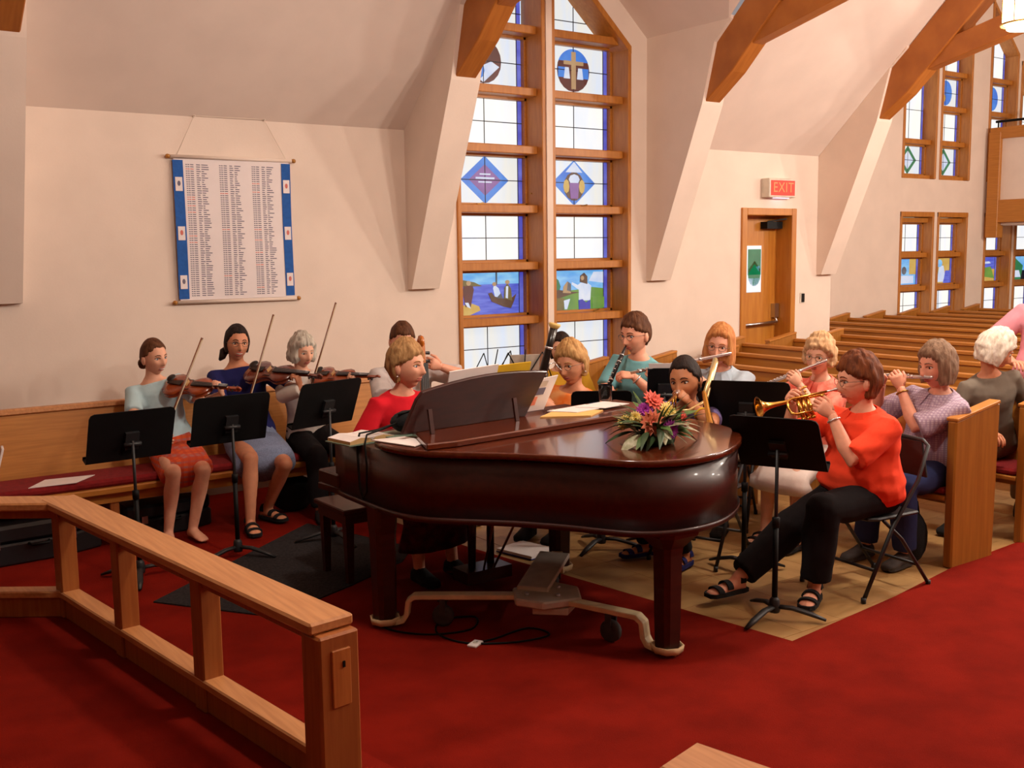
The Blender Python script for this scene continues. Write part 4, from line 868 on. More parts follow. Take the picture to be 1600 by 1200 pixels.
def hand(b, w, d, n, side, curl=.55, sc=1.0, fan=.10, thumb_in=.5):
    """w wrist, d towards the fingertips, n out of the palm, side +1 right / -1 left"""
    w, d = Vector(w), Vector(d).normalized(); n = Vector(n); n = (n - d*n.dot(d)).normalized(); t = d.cross(n)*side
    R = []
    for u, hw, ht in ((-.012, .024, .018), (.012, .027, .017), (.04, .037, .0155), (.068, .041, .014), (.086, .038, .011)):
        c = w + d*u*sc - n*.002
        R.append([c + (t*math.cos(a)*hw + n*math.sin(a)*ht)*sc for a in [2*PI*k/10 for k in range(10)]])
    b.rings(R, 0)
    for k, (off, L) in enumerate(((.029, .074), (.010, .082), (-.010, .075), (-.028, .058))):
        base = w + (d*(.080 - .004*abs(k-1)) + t*off)*sc; dd = (d + t*off*fan*20*.3).normalized(); ax = t
        P = [base - dd*.012*sc, base]; ang = 0; cl = curl*(1+.06*k)
        for f_, a in ((.46, .75), (.30, 1.05), (.24, .6)):
            ang += a*cl; P.append(P[-1] + (dd*math.cos(ang)+n*math.sin(ang))*L*f_*sc)
        b.tube(P, [r*sc for r in (.0092, .0095, .0088, .0080, .0058)], 7, 0)
    base = w + (d*.022 + t*.026)*sc; d1 = (d*.62 + t*(.8-.5*thumb_in) + n*.75*thumb_in).normalized(); d2 = (d*.85 + t*(.25-.4*thumb_in) + n*.5*thumb_in).normalized()
    P = [base - d1*.012*sc, base + d1*.012*sc, base + d1*.046*sc, base + d1*.046*sc + d2*.034*sc]
    b.tube(P, [.013*sc, .0135*sc, .0105*sc, .0068*sc], 8, 0)
TORSO = [(-.17, .105, .085, 0), (-.10, .160, .108, 0), (0, .178, .118, 0), (.15, .166, .112, .004), (.35, .140, .100, .008), (.55, .148, .110, .014), (.70, .160, .120, .018), (.82, .165, .108, .010), (.92, .150, .084, -.002), (.965, .112, .070, -.006), (1.0, .078, .060, -.006), (1.05, .056, .054, -.002)]
def person(spec):
    g = spec.get; s = g('s', 1.0); wd = g('w', 1.0)
    H = Vector(spec['head']); yaw = rad(spec['yaw']); f = V(math.cos(yaw), math.sin(yaw), 0); r = V(math.sin(yaw), -math.cos(yaw), 0); Zv = V(0, 0, 1)
    P = Vector(spec['pelvis']) + V(0, 0, .028)
    N = H - Zv*.160*s - V(math.cos(rad(g('hyaw', spec['yaw']))), math.sin(rad(g('hyaw', spec['yaw']))), 0)*.022*s - f*.012
    if 'neck' in spec: N = Vector(spec['neck'])
    base = V(P.x, P.y, 0) if not g('loc') else Vector(spec['loc'])
    up = (N-P).normalized(); L = (N-P).length; fw = (f - up*f.dot(up)).normalized(); rt = fw.cross(up)
    tw = rad(g('twist', 0)); rs = (rt*math.cos(tw) + fw*math.sin(tw)); fs = (fw*math.cos(tw) - rt*math.sin(tw))
    def torso(b, infl, t0, t1, n=18, belly=0.0, neck=0.0):
        Rg = []
        pts = [q for q in TORSO if t0 <= q[0] <= t1]
        for t, hw, hd, fo in pts:
            k = sstep(.3, .9, t); lat = (rt*(1-k)+rs*k).normalized(); dep = (fw*(1-k)+fs*k).normalized()
            bl = belly*math.exp(-((t-.25)/.25)**2)
            bend = fw*(-.02*math.sin(max(0, min(1, t))*PI))
            tp = 1 if t < .95 else .0
            c = P + up*L*t + dep*(fo*s+bl*.5) + bend; ww = wd if t < .93 else 1.0
            Rg.append([c + lat*math.cos(2*PI*j/n)*(hw*ww*s+infl+bl*.3) + dep*math.sin(2*PI*j/n)*(hd*ww*s+infl+bl*.6) for j in range(n)])
        b.rings(Rg)
    sh = {}; el = {}; wr = {}; hip = {}; kn = {}; an = {}
    hands = spec['hands']
    for sd in (1, -1):
        sh[sd] = N - up*(.062*s) + rs*sd*.162*s*(wd*.5+.5)
        tgt, hint = Vector(hands[sd][0]), hands[sd][1]
        el[sd], wr[sd] = ik(sh[sd], tgt, .285*s, .250*s, hint)
        hip[sd] = P - up*.02 + rt*sd*.092*s*wd
        ft, kh = Vector(spec['feet'][sd][0]), spec['feet'][sd][1]
        kn[sd], an[sd] = ik(hip[sd], ft, g('thigh', .43)*s, g('shank', .42)*s, kh)
    b = B(); torso(b, 0.0, -.2, 1.1, belly=g('belly', 0))
    am = g('arm', 1.0); lm = g('leg', 1.0)
    for sd in (1, -1):
        a, e, w_ = sh[sd], el[sd], wr[sd]; 
        b.tube([a - rs*sd*.06, a, a+(e-a)*.3, a+(e-a)*.7, e, e+(w_-e)*.3, e+(w_-e)*.75, w_, w_+(w_-e).normalized()*.01], [q*s*am for q in (.050, .054, .049, .042, .038, .041, .031, .026, .024)], 12)
        h, k, t = hip[sd], kn[sd], an[sd]; sk = (t-k).normalized(); bk = -Vector(spec['feet'][sd][1]); bk = (bk - sk*bk.dot(sk)).normalized()
        b.tube([h - (k-h).normalized()*.04, h+(k-h)*.2, h+(k-h)*.6, k - (k-h).normalized()*.03], [q*s*lm for q in (.086, .086, .072, .058)], 12)
        b.ball(k, .056*s*lm, 10)
        b.tube([k, k+(t-k)*.15, k+(t-k)*.32+bk*.010, k+(t-k)*.65+bk*.004, t - sk*.03, t], [q*s*lm for q in (.052, .050, .055, .042, .035, .034)], 12)
        tv = V(math.cos(rad(spec['feet'][sd][2])), math.sin(rad(spec['feet'][sd][2])), spec['feet'][sd][3] if len(spec['feet'][sd]) > 3 else 0).normalized(); sv = tv.cross(Zv).normalized(); uv = sv.cross(tv)
        Rg = []
        for u, hw, ht, hz in ((-.055, .020, .018, -.040), (-.04, .030, .034, -.028), (0, .034, .040, -.018), (.06, .038, .030, -.030), (.11, .043, .022, -.040), (.15, .044, .016, -.046), (.178, .030, .010, -.050)):
            c = t + tv*u*s + uv*hz*s; Rg.append([c + sv*math.cos(2*PI*j/12)*hw*s + uv*math.sin(2*PI*j/12)*ht*s for j in range(12)])
        b.rings(Rg)
    Hd = (H - N).normalized()
    hy, hp, hr = rad(g('hyaw', spec['yaw'])), rad(g('hpitch', 0)), rad(g('hroll', 0))
    FR = Matrix.Translation(H) @ Matrix.Rotation(hy-PI/2, 4, 'Z') @ Matrix.Rotation(hp, 4, 'X') @ Matrix.Rotation(hr, 4, 'Y')
    nb = FR @ V(0, -.018*s, -.07*s)
    b.tube([N - up*.05, N + up*.01, (N+nb)/2, nb, FR @ V(0, -.01*s, -.03*s)], [q*s for q in (.066, .055, .050, .052, .05)], 14)
    vs, fc = remesh(b, g('vox', .0105), 4)
    body = B(); body.add(vs, fc, 0, True)
    hs = g('hs', 1.0)*s*1.04
    head_mesh(body, FR, hs, g('smile', 0))
    for sd in (1, -1):
        q = hands[sd]; fd = Vector(q[2]) if len(q) > 2 and q[2] else (wr[sd]-el[sd]); pn = q[3] if len(q) > 3 and q[3] else (0, 0, -1); hand(body, wr[sd], fd, pn, sd, q[4] if len(q) > 4 else .6, s*.98)
    root = thing('person', spec['label'], 'person', base)
    off = lambda o: (setattr(o, 'location', o.location - base), o)[1]
    bo = off(body.build('body', [spec['skin'], spec.get('lipmat', m_lip), spec['hairmat'], m_eyew, spec.get('iris', m_iris), m_teeth], root, recalc=False))
    hm = off(hair_mesh(FR, hs, spec['hair']).build('hair', spec['hairmat'], root))
    if g('bun'):
        q = spec['bun']; e = B(); e.ball(FR @ (V(*q[0])*hs), tuple(x*hs for x in q[1]), 14); e.v = [x + V(*(noise.noise(x*40+V(k*7, 0, 0))*.004 for k in range(3))) for x in e.v]; off(e.build('hair_bun', spec['hairmat'], root))
        if len(q) > 2: off(B().tube([FR @ (V(*q[0])*hs + V(.03*math.cos(a), .0, .03*math.sin(a))) for a in [2*PI*k/12 for k in range(13)]], .007, 6).build('hair_tie', q[2], root))
    if g('locks'):
        e = B()
        for L_ in spec['locks']: e.tube([FR @ (V(*p)*hs) for p in L_[0]], [x*hs for x in L_[1]], 8)
        off(e.build('hair_lock', spec['hairmat'], root))
    # top
    tp = spec['top']; c = B(); inf = tp.get('infl', .014); torso(c, inf, tp.get('hem', -.11), tp.get('neck', .93), belly=g('belly', 0))
    sl = tp.get('sleeve', .8)
    for sd in (1, -1):
        a, e, w_ = sh[sd], el[sd], wr[sd]
        if sl <= 1: pts = [a - rs*sd*.07 - up*.005, a+up*.004, a+(e-a)*sl*.5, a+(e-a)*sl]; rad_ = [.058, .062, .058+tp.get('loose', .004), .056+tp.get('loose', .004)*1.6]
        else: pts = [a - rs*sd*.07 - up*.005, a+up*.004, a+(e-a)*.5, e, e+(w_-e)*(sl-1)*.5, e+(w_-e)*(sl-1)]; rad_ = [.058, .062, .056, .052+tp.get('loose', .0), .047+tp.get('loose', .0), .043+tp.get('loose', .0)]
        c.tube(pts, [q*s*am for q in rad_], 14)
    if tp.get('collar'):
        pass
    vs, fc = remesh(c, g('cvox', .011), 3)
    amp = tp.get('fold', .006)
    vs = [v + V(noise.noise(V(v.x*7, v.y*7, v.z*16)), noise.noise(V(v.x*7+9, v.y*7, v.z*16)), 0)*amp + V(0, 0, 0) for v in vs]
    c2 = B(); c2.add(vs, fc, 0, True); to = off(c2.build(tp.get('name', 'shirt'), tp['mat'], root, recalc=False))
    if tp.get('collar'):
        cb = B()
        for sd in (1, -1):
            Rg = []
            for k in range(7):
                a = PI*k/6*.92; dirv = (rs*sd*math.sin(a) - fs*math.cos(a)); c0 = N + up*.022 + dirv*.070*s - up*.016*k/6; c1 = N - up*.012 + dirv*(.108 + .016*k/6)*s - up*.050*k/6
                Rg.append([c0, c0+dirv*.006, c1+dirv*.010, c1])
            cb.rings(Rg, smooth=False)
        cb.build('collar', tp['mat'], to)
    # bottom
    bt = spec.get('bottom')
    if bt:
        if bt['kind'] == 'trousers':
            c = B(); torso(c, .012, -.2, .16, belly=g('belly', 0))
            ln = bt.get('len', .92)
            for sd in (1, -1):
                h, k, t = hip[sd], kn[sd], an[sd]; sk = (t-k); lo = bt.get('loose', 0)
                pts = [h - (k-h).normalized()*.05, h+(k-h)*.25, h+(k-h)*.7, k]; rr_ = [.094, .096, .084+lo*.5, .074+lo]
                if ln > 0: pts += [k+sk*min(.3, ln), k+sk*ln*.7, k+sk*ln]; rr_ += [.070+lo, .062+lo, .058+lo]
                c.tube(pts, [q*s*lm for q in rr_], 14); c.ball(k, (.074+lo)*s*lm, 10)
            vs, fc = remesh(c, .012, 3); vs = [v + V(noise.noise(V(v.x*9, v.y*9, v.z*9)), noise.noise(V(v.x*9+9, v.y*9, v.z*9)), noise.noise(V(v.x*9, v.y*9+5, v.z*9)))*.006 for v in vs]
            c2 = B(); c2.add(vs, fc, 0, True); off(c2.build('trousers' if ln > .5 else 'shorts', bt['mat'], root, recalc=False))
        else:
            n = 22; c = B(); k = (kn[1]+kn[-1])/2; hc = (hip[1]+hip[-1])/2; td = (k-hc); tl = td.length; tdn = td.normalized(); pr = rt.cross(tdn); pr = pr if pr.z > 0 else -pr; Rg = []
            spread = (kn[1]-kn[-1]).length/2
            def ring(cen, a1, a2, w1, w2): Rg.append([cen + a1*math.cos(2*PI*j/n)*w1*(1+.04*math.sin(j*5)) + a2*math.sin(2*PI*j/n)*w2*(1+.04*math.cos(j*3)) for j in range(n)])
            ring(P+up*.10*s, rt, fw, .160*s*wd, .122*s); ring(P+up*.02*s, rt, fw, .188*s*wd, .135*s)
            ring(hc+tdn*tl*.22, rt, (pr*.8+fw*.2).normalized(), .198*s*wd, .118*s); ring(hc+tdn*tl*.5, rt, pr, .20*s*wd, .105*s)
            ln = bt.get('len', .95); ring(hc+tdn*tl*(.5+(ln-.5)*.6)-Zv*.01, rt, pr, max(.19*wd, spread+.085)*s, .098*s); ring(hc+tdn*tl*ln-Zv*bt.get('droop', .03), rt, pr, max(.185*wd, spread+.088)*s, .095*s+bt.get('droop', .03)*.6)
            if bt.get('fall'):
                fd = bt['fall']; ring(k+f*.05-Zv*fd*.45, rt, f, (spread+.11)*s, .12*s); ring(k+f*.02-Zv*fd, rt, f, (spread+.13)*s, .13*s)
            c.rings(Rg); off(c.build('skirt', bt['mat'], root))
    # shoes
    sk_ = spec.get('shoes')
    if sk_:
        for sd in (1, -1):
            ft = spec['feet'][sd]; t = an[sd]; tv = V(math.cos(rad(ft[2])), math.sin(rad(ft[2])), ft[3] if len(ft) > 3 else 0).normalized(); sv = tv.cross(Zv).normalized(); uv = sv.cross(tv)
            q = B(); zb = -.064*s
            out = [(-.062, .026), (-.03, .037), (.03, .040), (.10, .047), (.16, .044), (.185, .025)]
            po = [(u, w_) for u, w_ in out] + [(u, -w_) for u, w_ in out[::-1]]
            sole = lambda z: [t + tv*u*s + sv*w_*s + uv*z for u, w_ in po]
            q.rings([sole(zb), sole(zb+.022)], smooth=False)
            if sk_['kind'] == 'sandal':
                for u, hw, ht, hz in ((.125, .047, .024, -.042), (.065, .042, .034, -.030), (-.02, .036, .045, -.010)):
                    c0 = t + tv*u*s + uv*hz*s
                    Rg = []
                    for k in range(9):
                        a = PI*k/8; pnt = c0 + sv*math.cos(a)*hw*s + uv*math.sin(a)*ht*s
                        Rg.append([pnt + tv*d_*.017 + uv*e_*.003 + sv*math.cos(a)*e_*.003 for d_, e_ in ((-1, -1), (1, -1), (1, 1), (-1, 1))])
                    q.rings(Rg, smooth=False)
                off(q.build('sandal', sk_['mat'], root))
            else:
                Rg = []
                for u, hw, ht, hz in ((-.062, .022, .022, -.040), (-.045, .035, .040, -.028), (0, .040, .048, -.016), (.06, .044, .036, -.028), (.11, .048, .028, -.038), (.155, .048, .022, -.042), (.19, .030, .014, -.048)):
                    c0 = t + tv*u*s + uv*hz*s; Rg.append([c0 + sv*math.cos(2*PI*j/12)*hw*s + uv*math.sin(2*PI*j/12)*ht*s for j in range(12)])
                q.rings(Rg); off(q.build('shoe', sk_['mat'], root))
    if g('glasses'):
        e = B()
        for sx in (-1, 1):
            e.tube([FR @ (V(sx*.032 + .0215*math.cos(a), max(surf_y(.031, 0)+.018, surf_y(.012, .01)), -.001 + .0165*math.sin(a))*hs) for a in [2*PI*k/14 for k in range(15)]], .0016, 5)
            e.tube([FR @ (V(sx*.0535, .094, .004)*hs), FR @ (V(sx*.072, .07, .006)*hs), FR @ (V(sx*.080, -.005, .004)*hs)], .0014, 5)
        e.tube([FR @ (V(-.0105, .1, .003)*hs), FR @ (V(0, .106, .006)*hs), FR @ (V(.0105, .1, .003)*hs)], .0015, 5)
        off(e.build('glasses', spec['glasses'], root))
    if g('earring'):
        e = B()
        for sx in (-1, 1): e.ball(FR @ (V(sx*.082, -.006, -.047)*hs), .006*hs, 8)
        off(e.build('earring', spec['earring'], root))
    if g('bracelet'):
        sd, mt, rr_ = spec['bracelet']; w_, e_ = wr[sd], el[sd]; d = (w_-e_).normalized(); x = d.orthogonal().normalized(); y = d.cross(x); c0 = w_ - d*spec.get('bracelet_at', .03)
        off(B().tube([c0 + (x*math.cos(a)+y*math.sin(a))*rr_ for a in [2*PI*k/14 for k in range(15)]], .006, 6).build('bracelet', mt, root))
    return dict(root=root, FR=FR, wr=wr, el=el, N=N, up=up, f=f, r=r, hs=hs)
# ---------------------------------------------------------------- instruments
def frame_(o, yd, zu):
    y = Vector(yd).normalized(); z = Vector(zu); z = (z - y*z.dot(y)).normalized(); x = y.cross(z)
    m = Matrix((x, y, z)).transposed().to_4x4(); m.translation = Vector(o); return m
def place(t, m): t.matrix_world = m; t.location = m.translation; t.rotation_mode = 'XYZ'; t.rotation_euler = m.to_euler(); return t
m_violin = M('violin_varnish', (132, 50, 18), 0.25, rgb2=(158, 70, 26), scale=12, stretch=(8, 1, 8), coat=0.5)
m_viola = M('viola_varnish', (92, 34, 18), 0.25, rgb2=(112, 44, 22), scale=12, stretch=(8, 1, 8), coat=0.5)
m_cello = M('cello_varnish', (176, 92, 26), 0.25, rgb2=(196, 110, 36), scale=8, stretch=(8, 1, 8), coat=0.5)
m_brasspale = M('pale_brass', (232, 206, 146), 0.3, 0.7); m_ebony = M('ebony', (20, 16, 15), 0.35); m_maple = M('maple_bridge', (206, 160, 104), 0.5); m_bowstick = M('bow_stick', (112, 58, 28), 0.35, coat=0.3); m_bowhair = M('bow_hair', (222, 206, 176), 0.7)
def violin(name, lab, o, yd, zu, sc, mat, cat='violin', group=None):
    t = thing(name, lab, cat, (0, 0, 0), 0, group); place(t, frame_(o, yd, zu)); s = sc
    half = [(0, .018), (.008, .055), (.035, .090), (.08, .103), (.12, .094), (.145, .070), (.165, .057), (.195, .054), (.22, .062), (.245, .078), (.28, .084), (.315, .072), (.34, .045), (.353, .018)]
    poly = [(w_, y) for y, w_ in half] + [(-w_, y) for y, w_ in half[::-1]]
    cen = (0, .17)
    def rg(k, z): return [V((cen[0]+(x-cen[0])*k)*s, (cen[1]+(y-cen[1])*k)*s, z*s) for x, y in poly]
    B().rings([rg(.3, -.036), rg(.75, -.033), rg(1.015, -.0255), rg(1.015, -.023), rg(.98, -.023), rg(.98, 0), rg(1.015, 0), rg(1.015, .003), rg(.75, .010), rg(.3, .014)]).build('violin_body', mat, t)
    n = B().tube([(0, .34*s, -.010*s), (0, .36*s, 0), (0, .485*s, .004*s)], [.016*s, .012*s, .010*s], 8)
    n.box((-.011*s, .475*s, -.012*s), (.011*s, .555*s, .010*s))
    sp = [(0, (.56+.016*math.cos(a)*(1-a/14))*s, (-.002+.016*math.sin(a)*(1-a/14))*s) for a in [k*PI/5 for k in range(13)]]
    n.tube(sp, .009*s, 7, up=(1, 0, 0)); n.build('neck_and_scroll', mat, t)
    B().prism([(-.020*s, .215*s), (.020*s, .215*s), (.012*s, .485*s), (-.012*s, .485*s)], .019*s, .026*s).build('fingerboard', m_ebony, t)
    B().prism([(-.011*s, .030*s), (.011*s, .030*s), (.022*s, .135*s), (-.022*s, .135*s)], .018*s, .025*s).build('tailpiece', m_ebony, t)
    B().box((-.022*s, .180*s, .010*s), (.022*s, .184*s, .036*s)).build('bridge', m_maple, t)
    B().ball((-.040*s, .03*s, .022*s), (.036*s, .028*s, .010*s), 12).build('chin_rest', m_ebony, t)
    st = B()
    for k in range(4): x = (-.009+.006*k)*s; st.tube([(x*1.4, .13*s, .026*s), (x*1.6, .182*s, .037*s), (x, .485*s, .029*s)], .0007, 4)
    q = st.build('strings', m_steel, t); q['kind'] = 'stuff'
    for k in range(4): B().tube([(-.03*s if k % 2 else .03*s, (.495+.014*k)*s, 0), (.012*s if k % 2 else -.012*s, (.495+.014*k)*s, 0)], [.006*s, .004*s], 6).build('peg', m_ebony, t)
    fh = B()
    for sx in (-1, 1): fh.tube([(sx*.052*s, .155*s, .0105*s), (sx*.042*s, .17*s, .0118*s), (sx*.046*s, .195*s, .0118*s), (sx*.036*s, .212*s, .0118*s)], .003*s, 5, flat=.4)
    fh.build('sound_hole', m_ebony, t)
    return t
def bow(lab, frog, tip, hairdir, group='violin bows'):
    frog, tip = Vector(frog), Vector(tip); L = (tip-frog).length; t = thing('bow', lab, 'bow', (0, 0, 0), 0, group); place(t, frame_(frog, tip-frog, hairdir))
    B().tube([(0, 0, 0), (0, L*.5, .006), (0, L, 0)], [.0055, .005, .0042], 7).tube([(0, L-.012, 0), (0, L+.003, .022)], [.005, .004], 6).build('stick', m_bowstick, t)
    B().box((-.005, .03, .003), (.005, .085, .024)).build('frog', m_ebony, t)
    B().box((-.005, .05, .0205), (.005, L-.002, .0225)).build('bow_hair', m_bowhair, t)
    return t
def flute(lab, a, b2, group='silver flutes'):
    a, b2 = Vector(a), Vector(b2); L = (b2-a).length; t = thing('flute', lab, 'flute', (0, 0, 0), 0, group); place(t, frame_(a, b2-a, (0, 0, 1)))
    B().tube([(0, -.05, 0), (0, -.045, 0), (0, L, 0)], [.008, .0105, .0105], 10).build('flute_tube', m_silver, t)
    B().ball((0, .01, .009), (.012, .017, .005), 10).build('lip_plate', m_silver, t)
    k = B()
    for i in range(14): k.lathe([(.0085, .011), (.0085, .0145), (.001, .015)], 8, (.004 if i % 3 else -.003, L*(.33+.045*i), 0))
    k.tube([(.012, L*.3, .004), (.012, L*.96, .004)], .002, 5); q = k.build('keys', m_silver, t); q['kind'] = 'stuff'
    for y in (L*.26, L*.9): B().lathe([(.0125, -.01), (.0125, .01)], 10, (0, y, 0), (0, 1, 0)).build('joint_ring', m_silver, t)
    return t
def clarinet(lab, a, b2):
    a, b2 = Vector(a), Vector(b2); L = (b2-a).length; t = thing('clarinet', lab, 'clarinet'); place(t, frame_(a, b2-a, (0, 0, 1)))
    B().tube([(0, 0, 0), (0, .02, 0), (0, .085, 0), (0, .09, 0)], [.003, .008, .012, .012], 10).build('mouthpiece', m_ebony, t)
    B().tube([(0, .09, 0), (0, .15, 0), (0, .152, 0), (0, L-.11, 0)], [.0155, .0155, .0135, .0145], 12).build('joint', m_ebony, t)
    B().lathe([(.016, L-.11), (.018, L-.06), (.026, L-.02), (.033, L), (.028, L), (.012, L-.05)], 16, (0, 0, 0), (0, 1, 0)).build('bell', m_ebony, t)
    for y in (.09, .152, L*.52, L-.11): B().lathe([(.0172, -.004), (.0172, .004)], 12, (0, y, 0), (0, 1, 0)).build('ring', m_silver, t)
    k = B()
    for i in range(9): k.tube([(.017, L*(.28+.065*i), .008), (.013, L*(.30+.065*i), .014), (-.005, L*(.31+.065*i), .017)], .0035, 5)
    k.tube([(.018, L*.25, .004), (.018, L*.8, .004)], .002, 5); q = k.build('keys', m_silver, t); q['kind'] = 'stuff'
    return t
def bassoon(lab, low, top, mouth):
    low, top, mouth = Vector(low), Vector(top), Vector(mouth); L = (top-low).length; t = thing('bassoon', lab, 'bassoon'); mt = frame_(low, top-low, mouth-low); place(t, mt); iv = mt.inverted()
    m_bsn = M('bassoon_black', (22, 15, 13), 0.3, coat=0.4)
    B().tube([(0, 0, 0), (0, .02, 0), (0, .44, 0), (0, .46, 0)], [.03, .036, .036, .034], 14).build('boot_joint', m_bsn, t)
    B().tube([(0, .46, -.012), (0, L-.34, -.012), (0, L-.33, -.012)], [.021, .0225, .0225], 14).build('long_joint', m_bsn, t)
    B().tube([(0, L-.33, -.012), (0, L-.31, -.012), (0, L-.16, -.012), (0, L-.02, -.012)], [.026, .0275, .024, .026], 16).build('bell_joint', m_bsn, t)
    B().rings([[V(rr_*math.cos(2*PI*j/20), y, rr_*math.sin(2*PI*j/20)-.012) for j in range(20)] for rr_, y in ((.024, L-.03), (.034, L-.02), (.040, L-.005), (.038, L+.004), (.028, L+.004), (.017, L-.004), (.015, L-.03))], caps=False).build('bell_ring', m_ivory, t)
    B().lathe([(.0148, L-.028), (.001, L-.028)], 14, (0, 0, -.012), (0, 1, 0)).build('bore', m_black, t)
    B().tube([(0, .46, .016), (0, .92, .016)], [.013, .0115], 10).build('wing_joint', m_bsn, t)
    for y in (.45, .02, L-.335, L-.16): B().lathe([(.0385 if y < .5 else .0285, -.008), (.0385 if y < .5 else .0285, .008)], 16, (0, y, 0 if y < .5 else -.012), (0, 1, 0)).build('metal_band', m_silver, t)
    mo = iv @ mouth
    B().tube([(0, .90, .016), (0, .98, .018), (mo.x*.15, 1.0, .05), (mo.x*.5, (1.0+mo.y)/2, mo.z*.55), (mo.x*.9, mo.y, mo.z*.9), mo], [.004, .004, .0045, .004, .003, .0025], 7).build('bocal', m_silver, t)
    k = B()
    for i in range(9): k.lathe([(.011, .0), (.011, .004), (.001, .005)], 8, (.012 if i % 2 else -.01, .12+.085*i, .03 if .12+.085*i < .46 else .012))
    k.tube([(.02, .1, .02), (.02, .85, .012)], .0025, 5); q = k.build('keys', m_silver, t); q['kind'] = 'stuff'
    return t
def trumpet(lab, mp, bell, up):
    mp, bell = Vector(mp), Vector(bell); L = (bell-mp).length; t = thing('trumpet', lab, 'trumpet'); place(t, frame_(mp, bell-mp, up))
    B().lathe([(.010, 0), (.0135, .002), (.012, .02), (.006, .035), (.005, .085)], 12, (0, 0, 0), (0, 1, 0)).build('mouthpiece', m_silver, t)
    # leadpipe above, bell below in the plane x = const
    B().tube([(0, .07, 0), (0, L*.60, 0), (0, L*.66, -.01), (0, L*.68, -.045), (0, L*.66, -.08), (0, L*.60, -.09), (0, L*.40, -.09)], .0068, 10).build('leadpipe', m_brass, t)
    bl = [(L*.16, .007), (L*.3, .0075), (L*.5, .0085), (L*.68, .0105), (L*.8, .0145), (L*.88, .021), (L*.94, .033), (L*.98, .050), (L*1.0, .061)]
    b = B(); b.tube([(.034, L*.30, -.085), (.034, L*.22, -.085), (.034, L*.16, -.070), (.034, L*.14, -.042), (.034, L*.16, -.014), (.034, L*.22, -.002)], .0072, 10)
    b.lathe([(r_, y) for y, r_ in bl] + [(.0625, L), (.059, L*.995), (.048, L*.975), (.03, L*.935), (.018, L*.87), (.01, L*.8)], 26, (.034, 0, -.002), (0, 1, 0), caps=False); b.build('bell', m_brass, t)
    for k in range(3):
        y = L*(.40+.062*k); B().tube([(.016, y, -.115), (.016, y, .012)], .0125, 10).tube([(.016, y, .012), (.016, y, .028)], .004, 6).lathe([(.0095, .028), (.0095, .034)], 10, (.016, y, 0)).lathe([(.0138, -.125), (.0138, -.115)], 10, (.016, y, 0)).build('valve', m_brass, t)
    B().tube([(.016, L*.40, -.06), (-.02, L*.36, -.06), (-.02, L*.20, -.06), (.016, L*.18, -.06)], .006, 8).tube([(.016, L*.52, -.03), (.05, L*.5, -.03), (.05, L*.44, -.03)], .006, 8).build('tuning_slide', m_brass, t)
    return t
def trombone(lab, mp, back, fwd, up):
    """mp mouthpiece; back: where the tuning slide passes over the shoulder; fwd: slide direction"""
    mp, back = Vector(mp), Vector(back); t = thing('trombone', lab, 'trombone'); mt = frame_(mp, fwd, up); place(t, mt); q = mt.inverted() @ back
    B().lathe([(.0135, 0), (.016, .003), (.014, .026), (.007, .05), (.0065, .08)], 12, (0, 0, 0), (0, 1, 0)).build('mouthpiece', m_silver, t)
    x0 = q.x
    B().tube([(0, .07, 0), (0, .44, 0)], .0075, 10).tube([(.0, .44, 0), (0, .48, -.01), (0, .495, -.045), (0, .48, -.08), (0, .44, -.09), (0, .12, -.09)], .0078, 10).build('hand_slide', m_brass, t)
    for y in (.09, .16): B().tube([(0, y, 0), (0, y, -.09)], .006, 8).build('slide_brace', m_brass, t)
    B().tube([(0, .12, -.09), (x0*.5, .10, -.085), (x0*.95, .02, -.05), (q.x, q.y, q.z-.02), (q.x, q.y-.02, q.z), (q.x, q.y, q.z+.014), (x0*.98+.0, .06, .0)], [.0085, .0095, .0125, .0135, .0145, .0145, .0145], 12).build('tuning_bow', m_brasspale, t)
    b = B(); bl = [(.05, .0145), (.2, .016), (.30, .020), (.38, .032), (.43, .055), (.455, .078)]
    b.lathe([(r_, y) for y, r_ in bl] + [(.08, .457), (.074, .45), (.05, .425), (.028, .38), (.016, .3)], 26, (x0*.98+.02, 0, .03), (-.32, 1, -.5), caps=False); b.build('bell', m_brass, t)
    return t
def folding_chair(x, y, z, yaw, lab, mat=m_blackcast):
    t = thing('folding_chair', lab, 'chair', (x, y, z), yaw, 'dark metal folding chairs')     # faces local +y
    B().prism([(-.20, -.18), (.20, -.18), (.205, .14), (.17, .20), (-.17, .20), (-.205, .14)], .425, .445).build('seat', mat, t, bevel=.008)
    b = B(); n = 8
    for k in range(n):
        pass
    B().prism([(-.19, .62), (-.15, .82), (.15, .82), (.19, .62)], -.255, -.24, 'y').build('backrest', mat, t, bevel=.004)
    for sx in (-1, 1):
        B().tube([(sx*.225, .27, .011), (sx*.222, .06, .38), (sx*.215, -.14, .62), (sx*.19, -.245, .80), (sx*.15, -.25, .825), (0, -.252, .83)], .0115, 8).lathe([(.014, 0), (.014, .03)], 8, (sx*.225, .268, 0)).build('front_leg', mat, t)
        B().tube([(sx*.195, -.28, .011), (sx*.195, -.05, .30), (sx*.195, .10, .425)], .0105, 8).lathe([(.014, 0), (.014, .03)], 8, (sx*.195, -.278, 0)).build('rear_leg', mat, t)
    B().tube([(-.21, .17, .16), (.21, .17, .16)], .009, 6).build('cross_bar', mat, t); B().tube([(-.195, -.17, .14), (.195, -.17, .14)], .009, 6).build('cross_bar', mat, t)
    return t
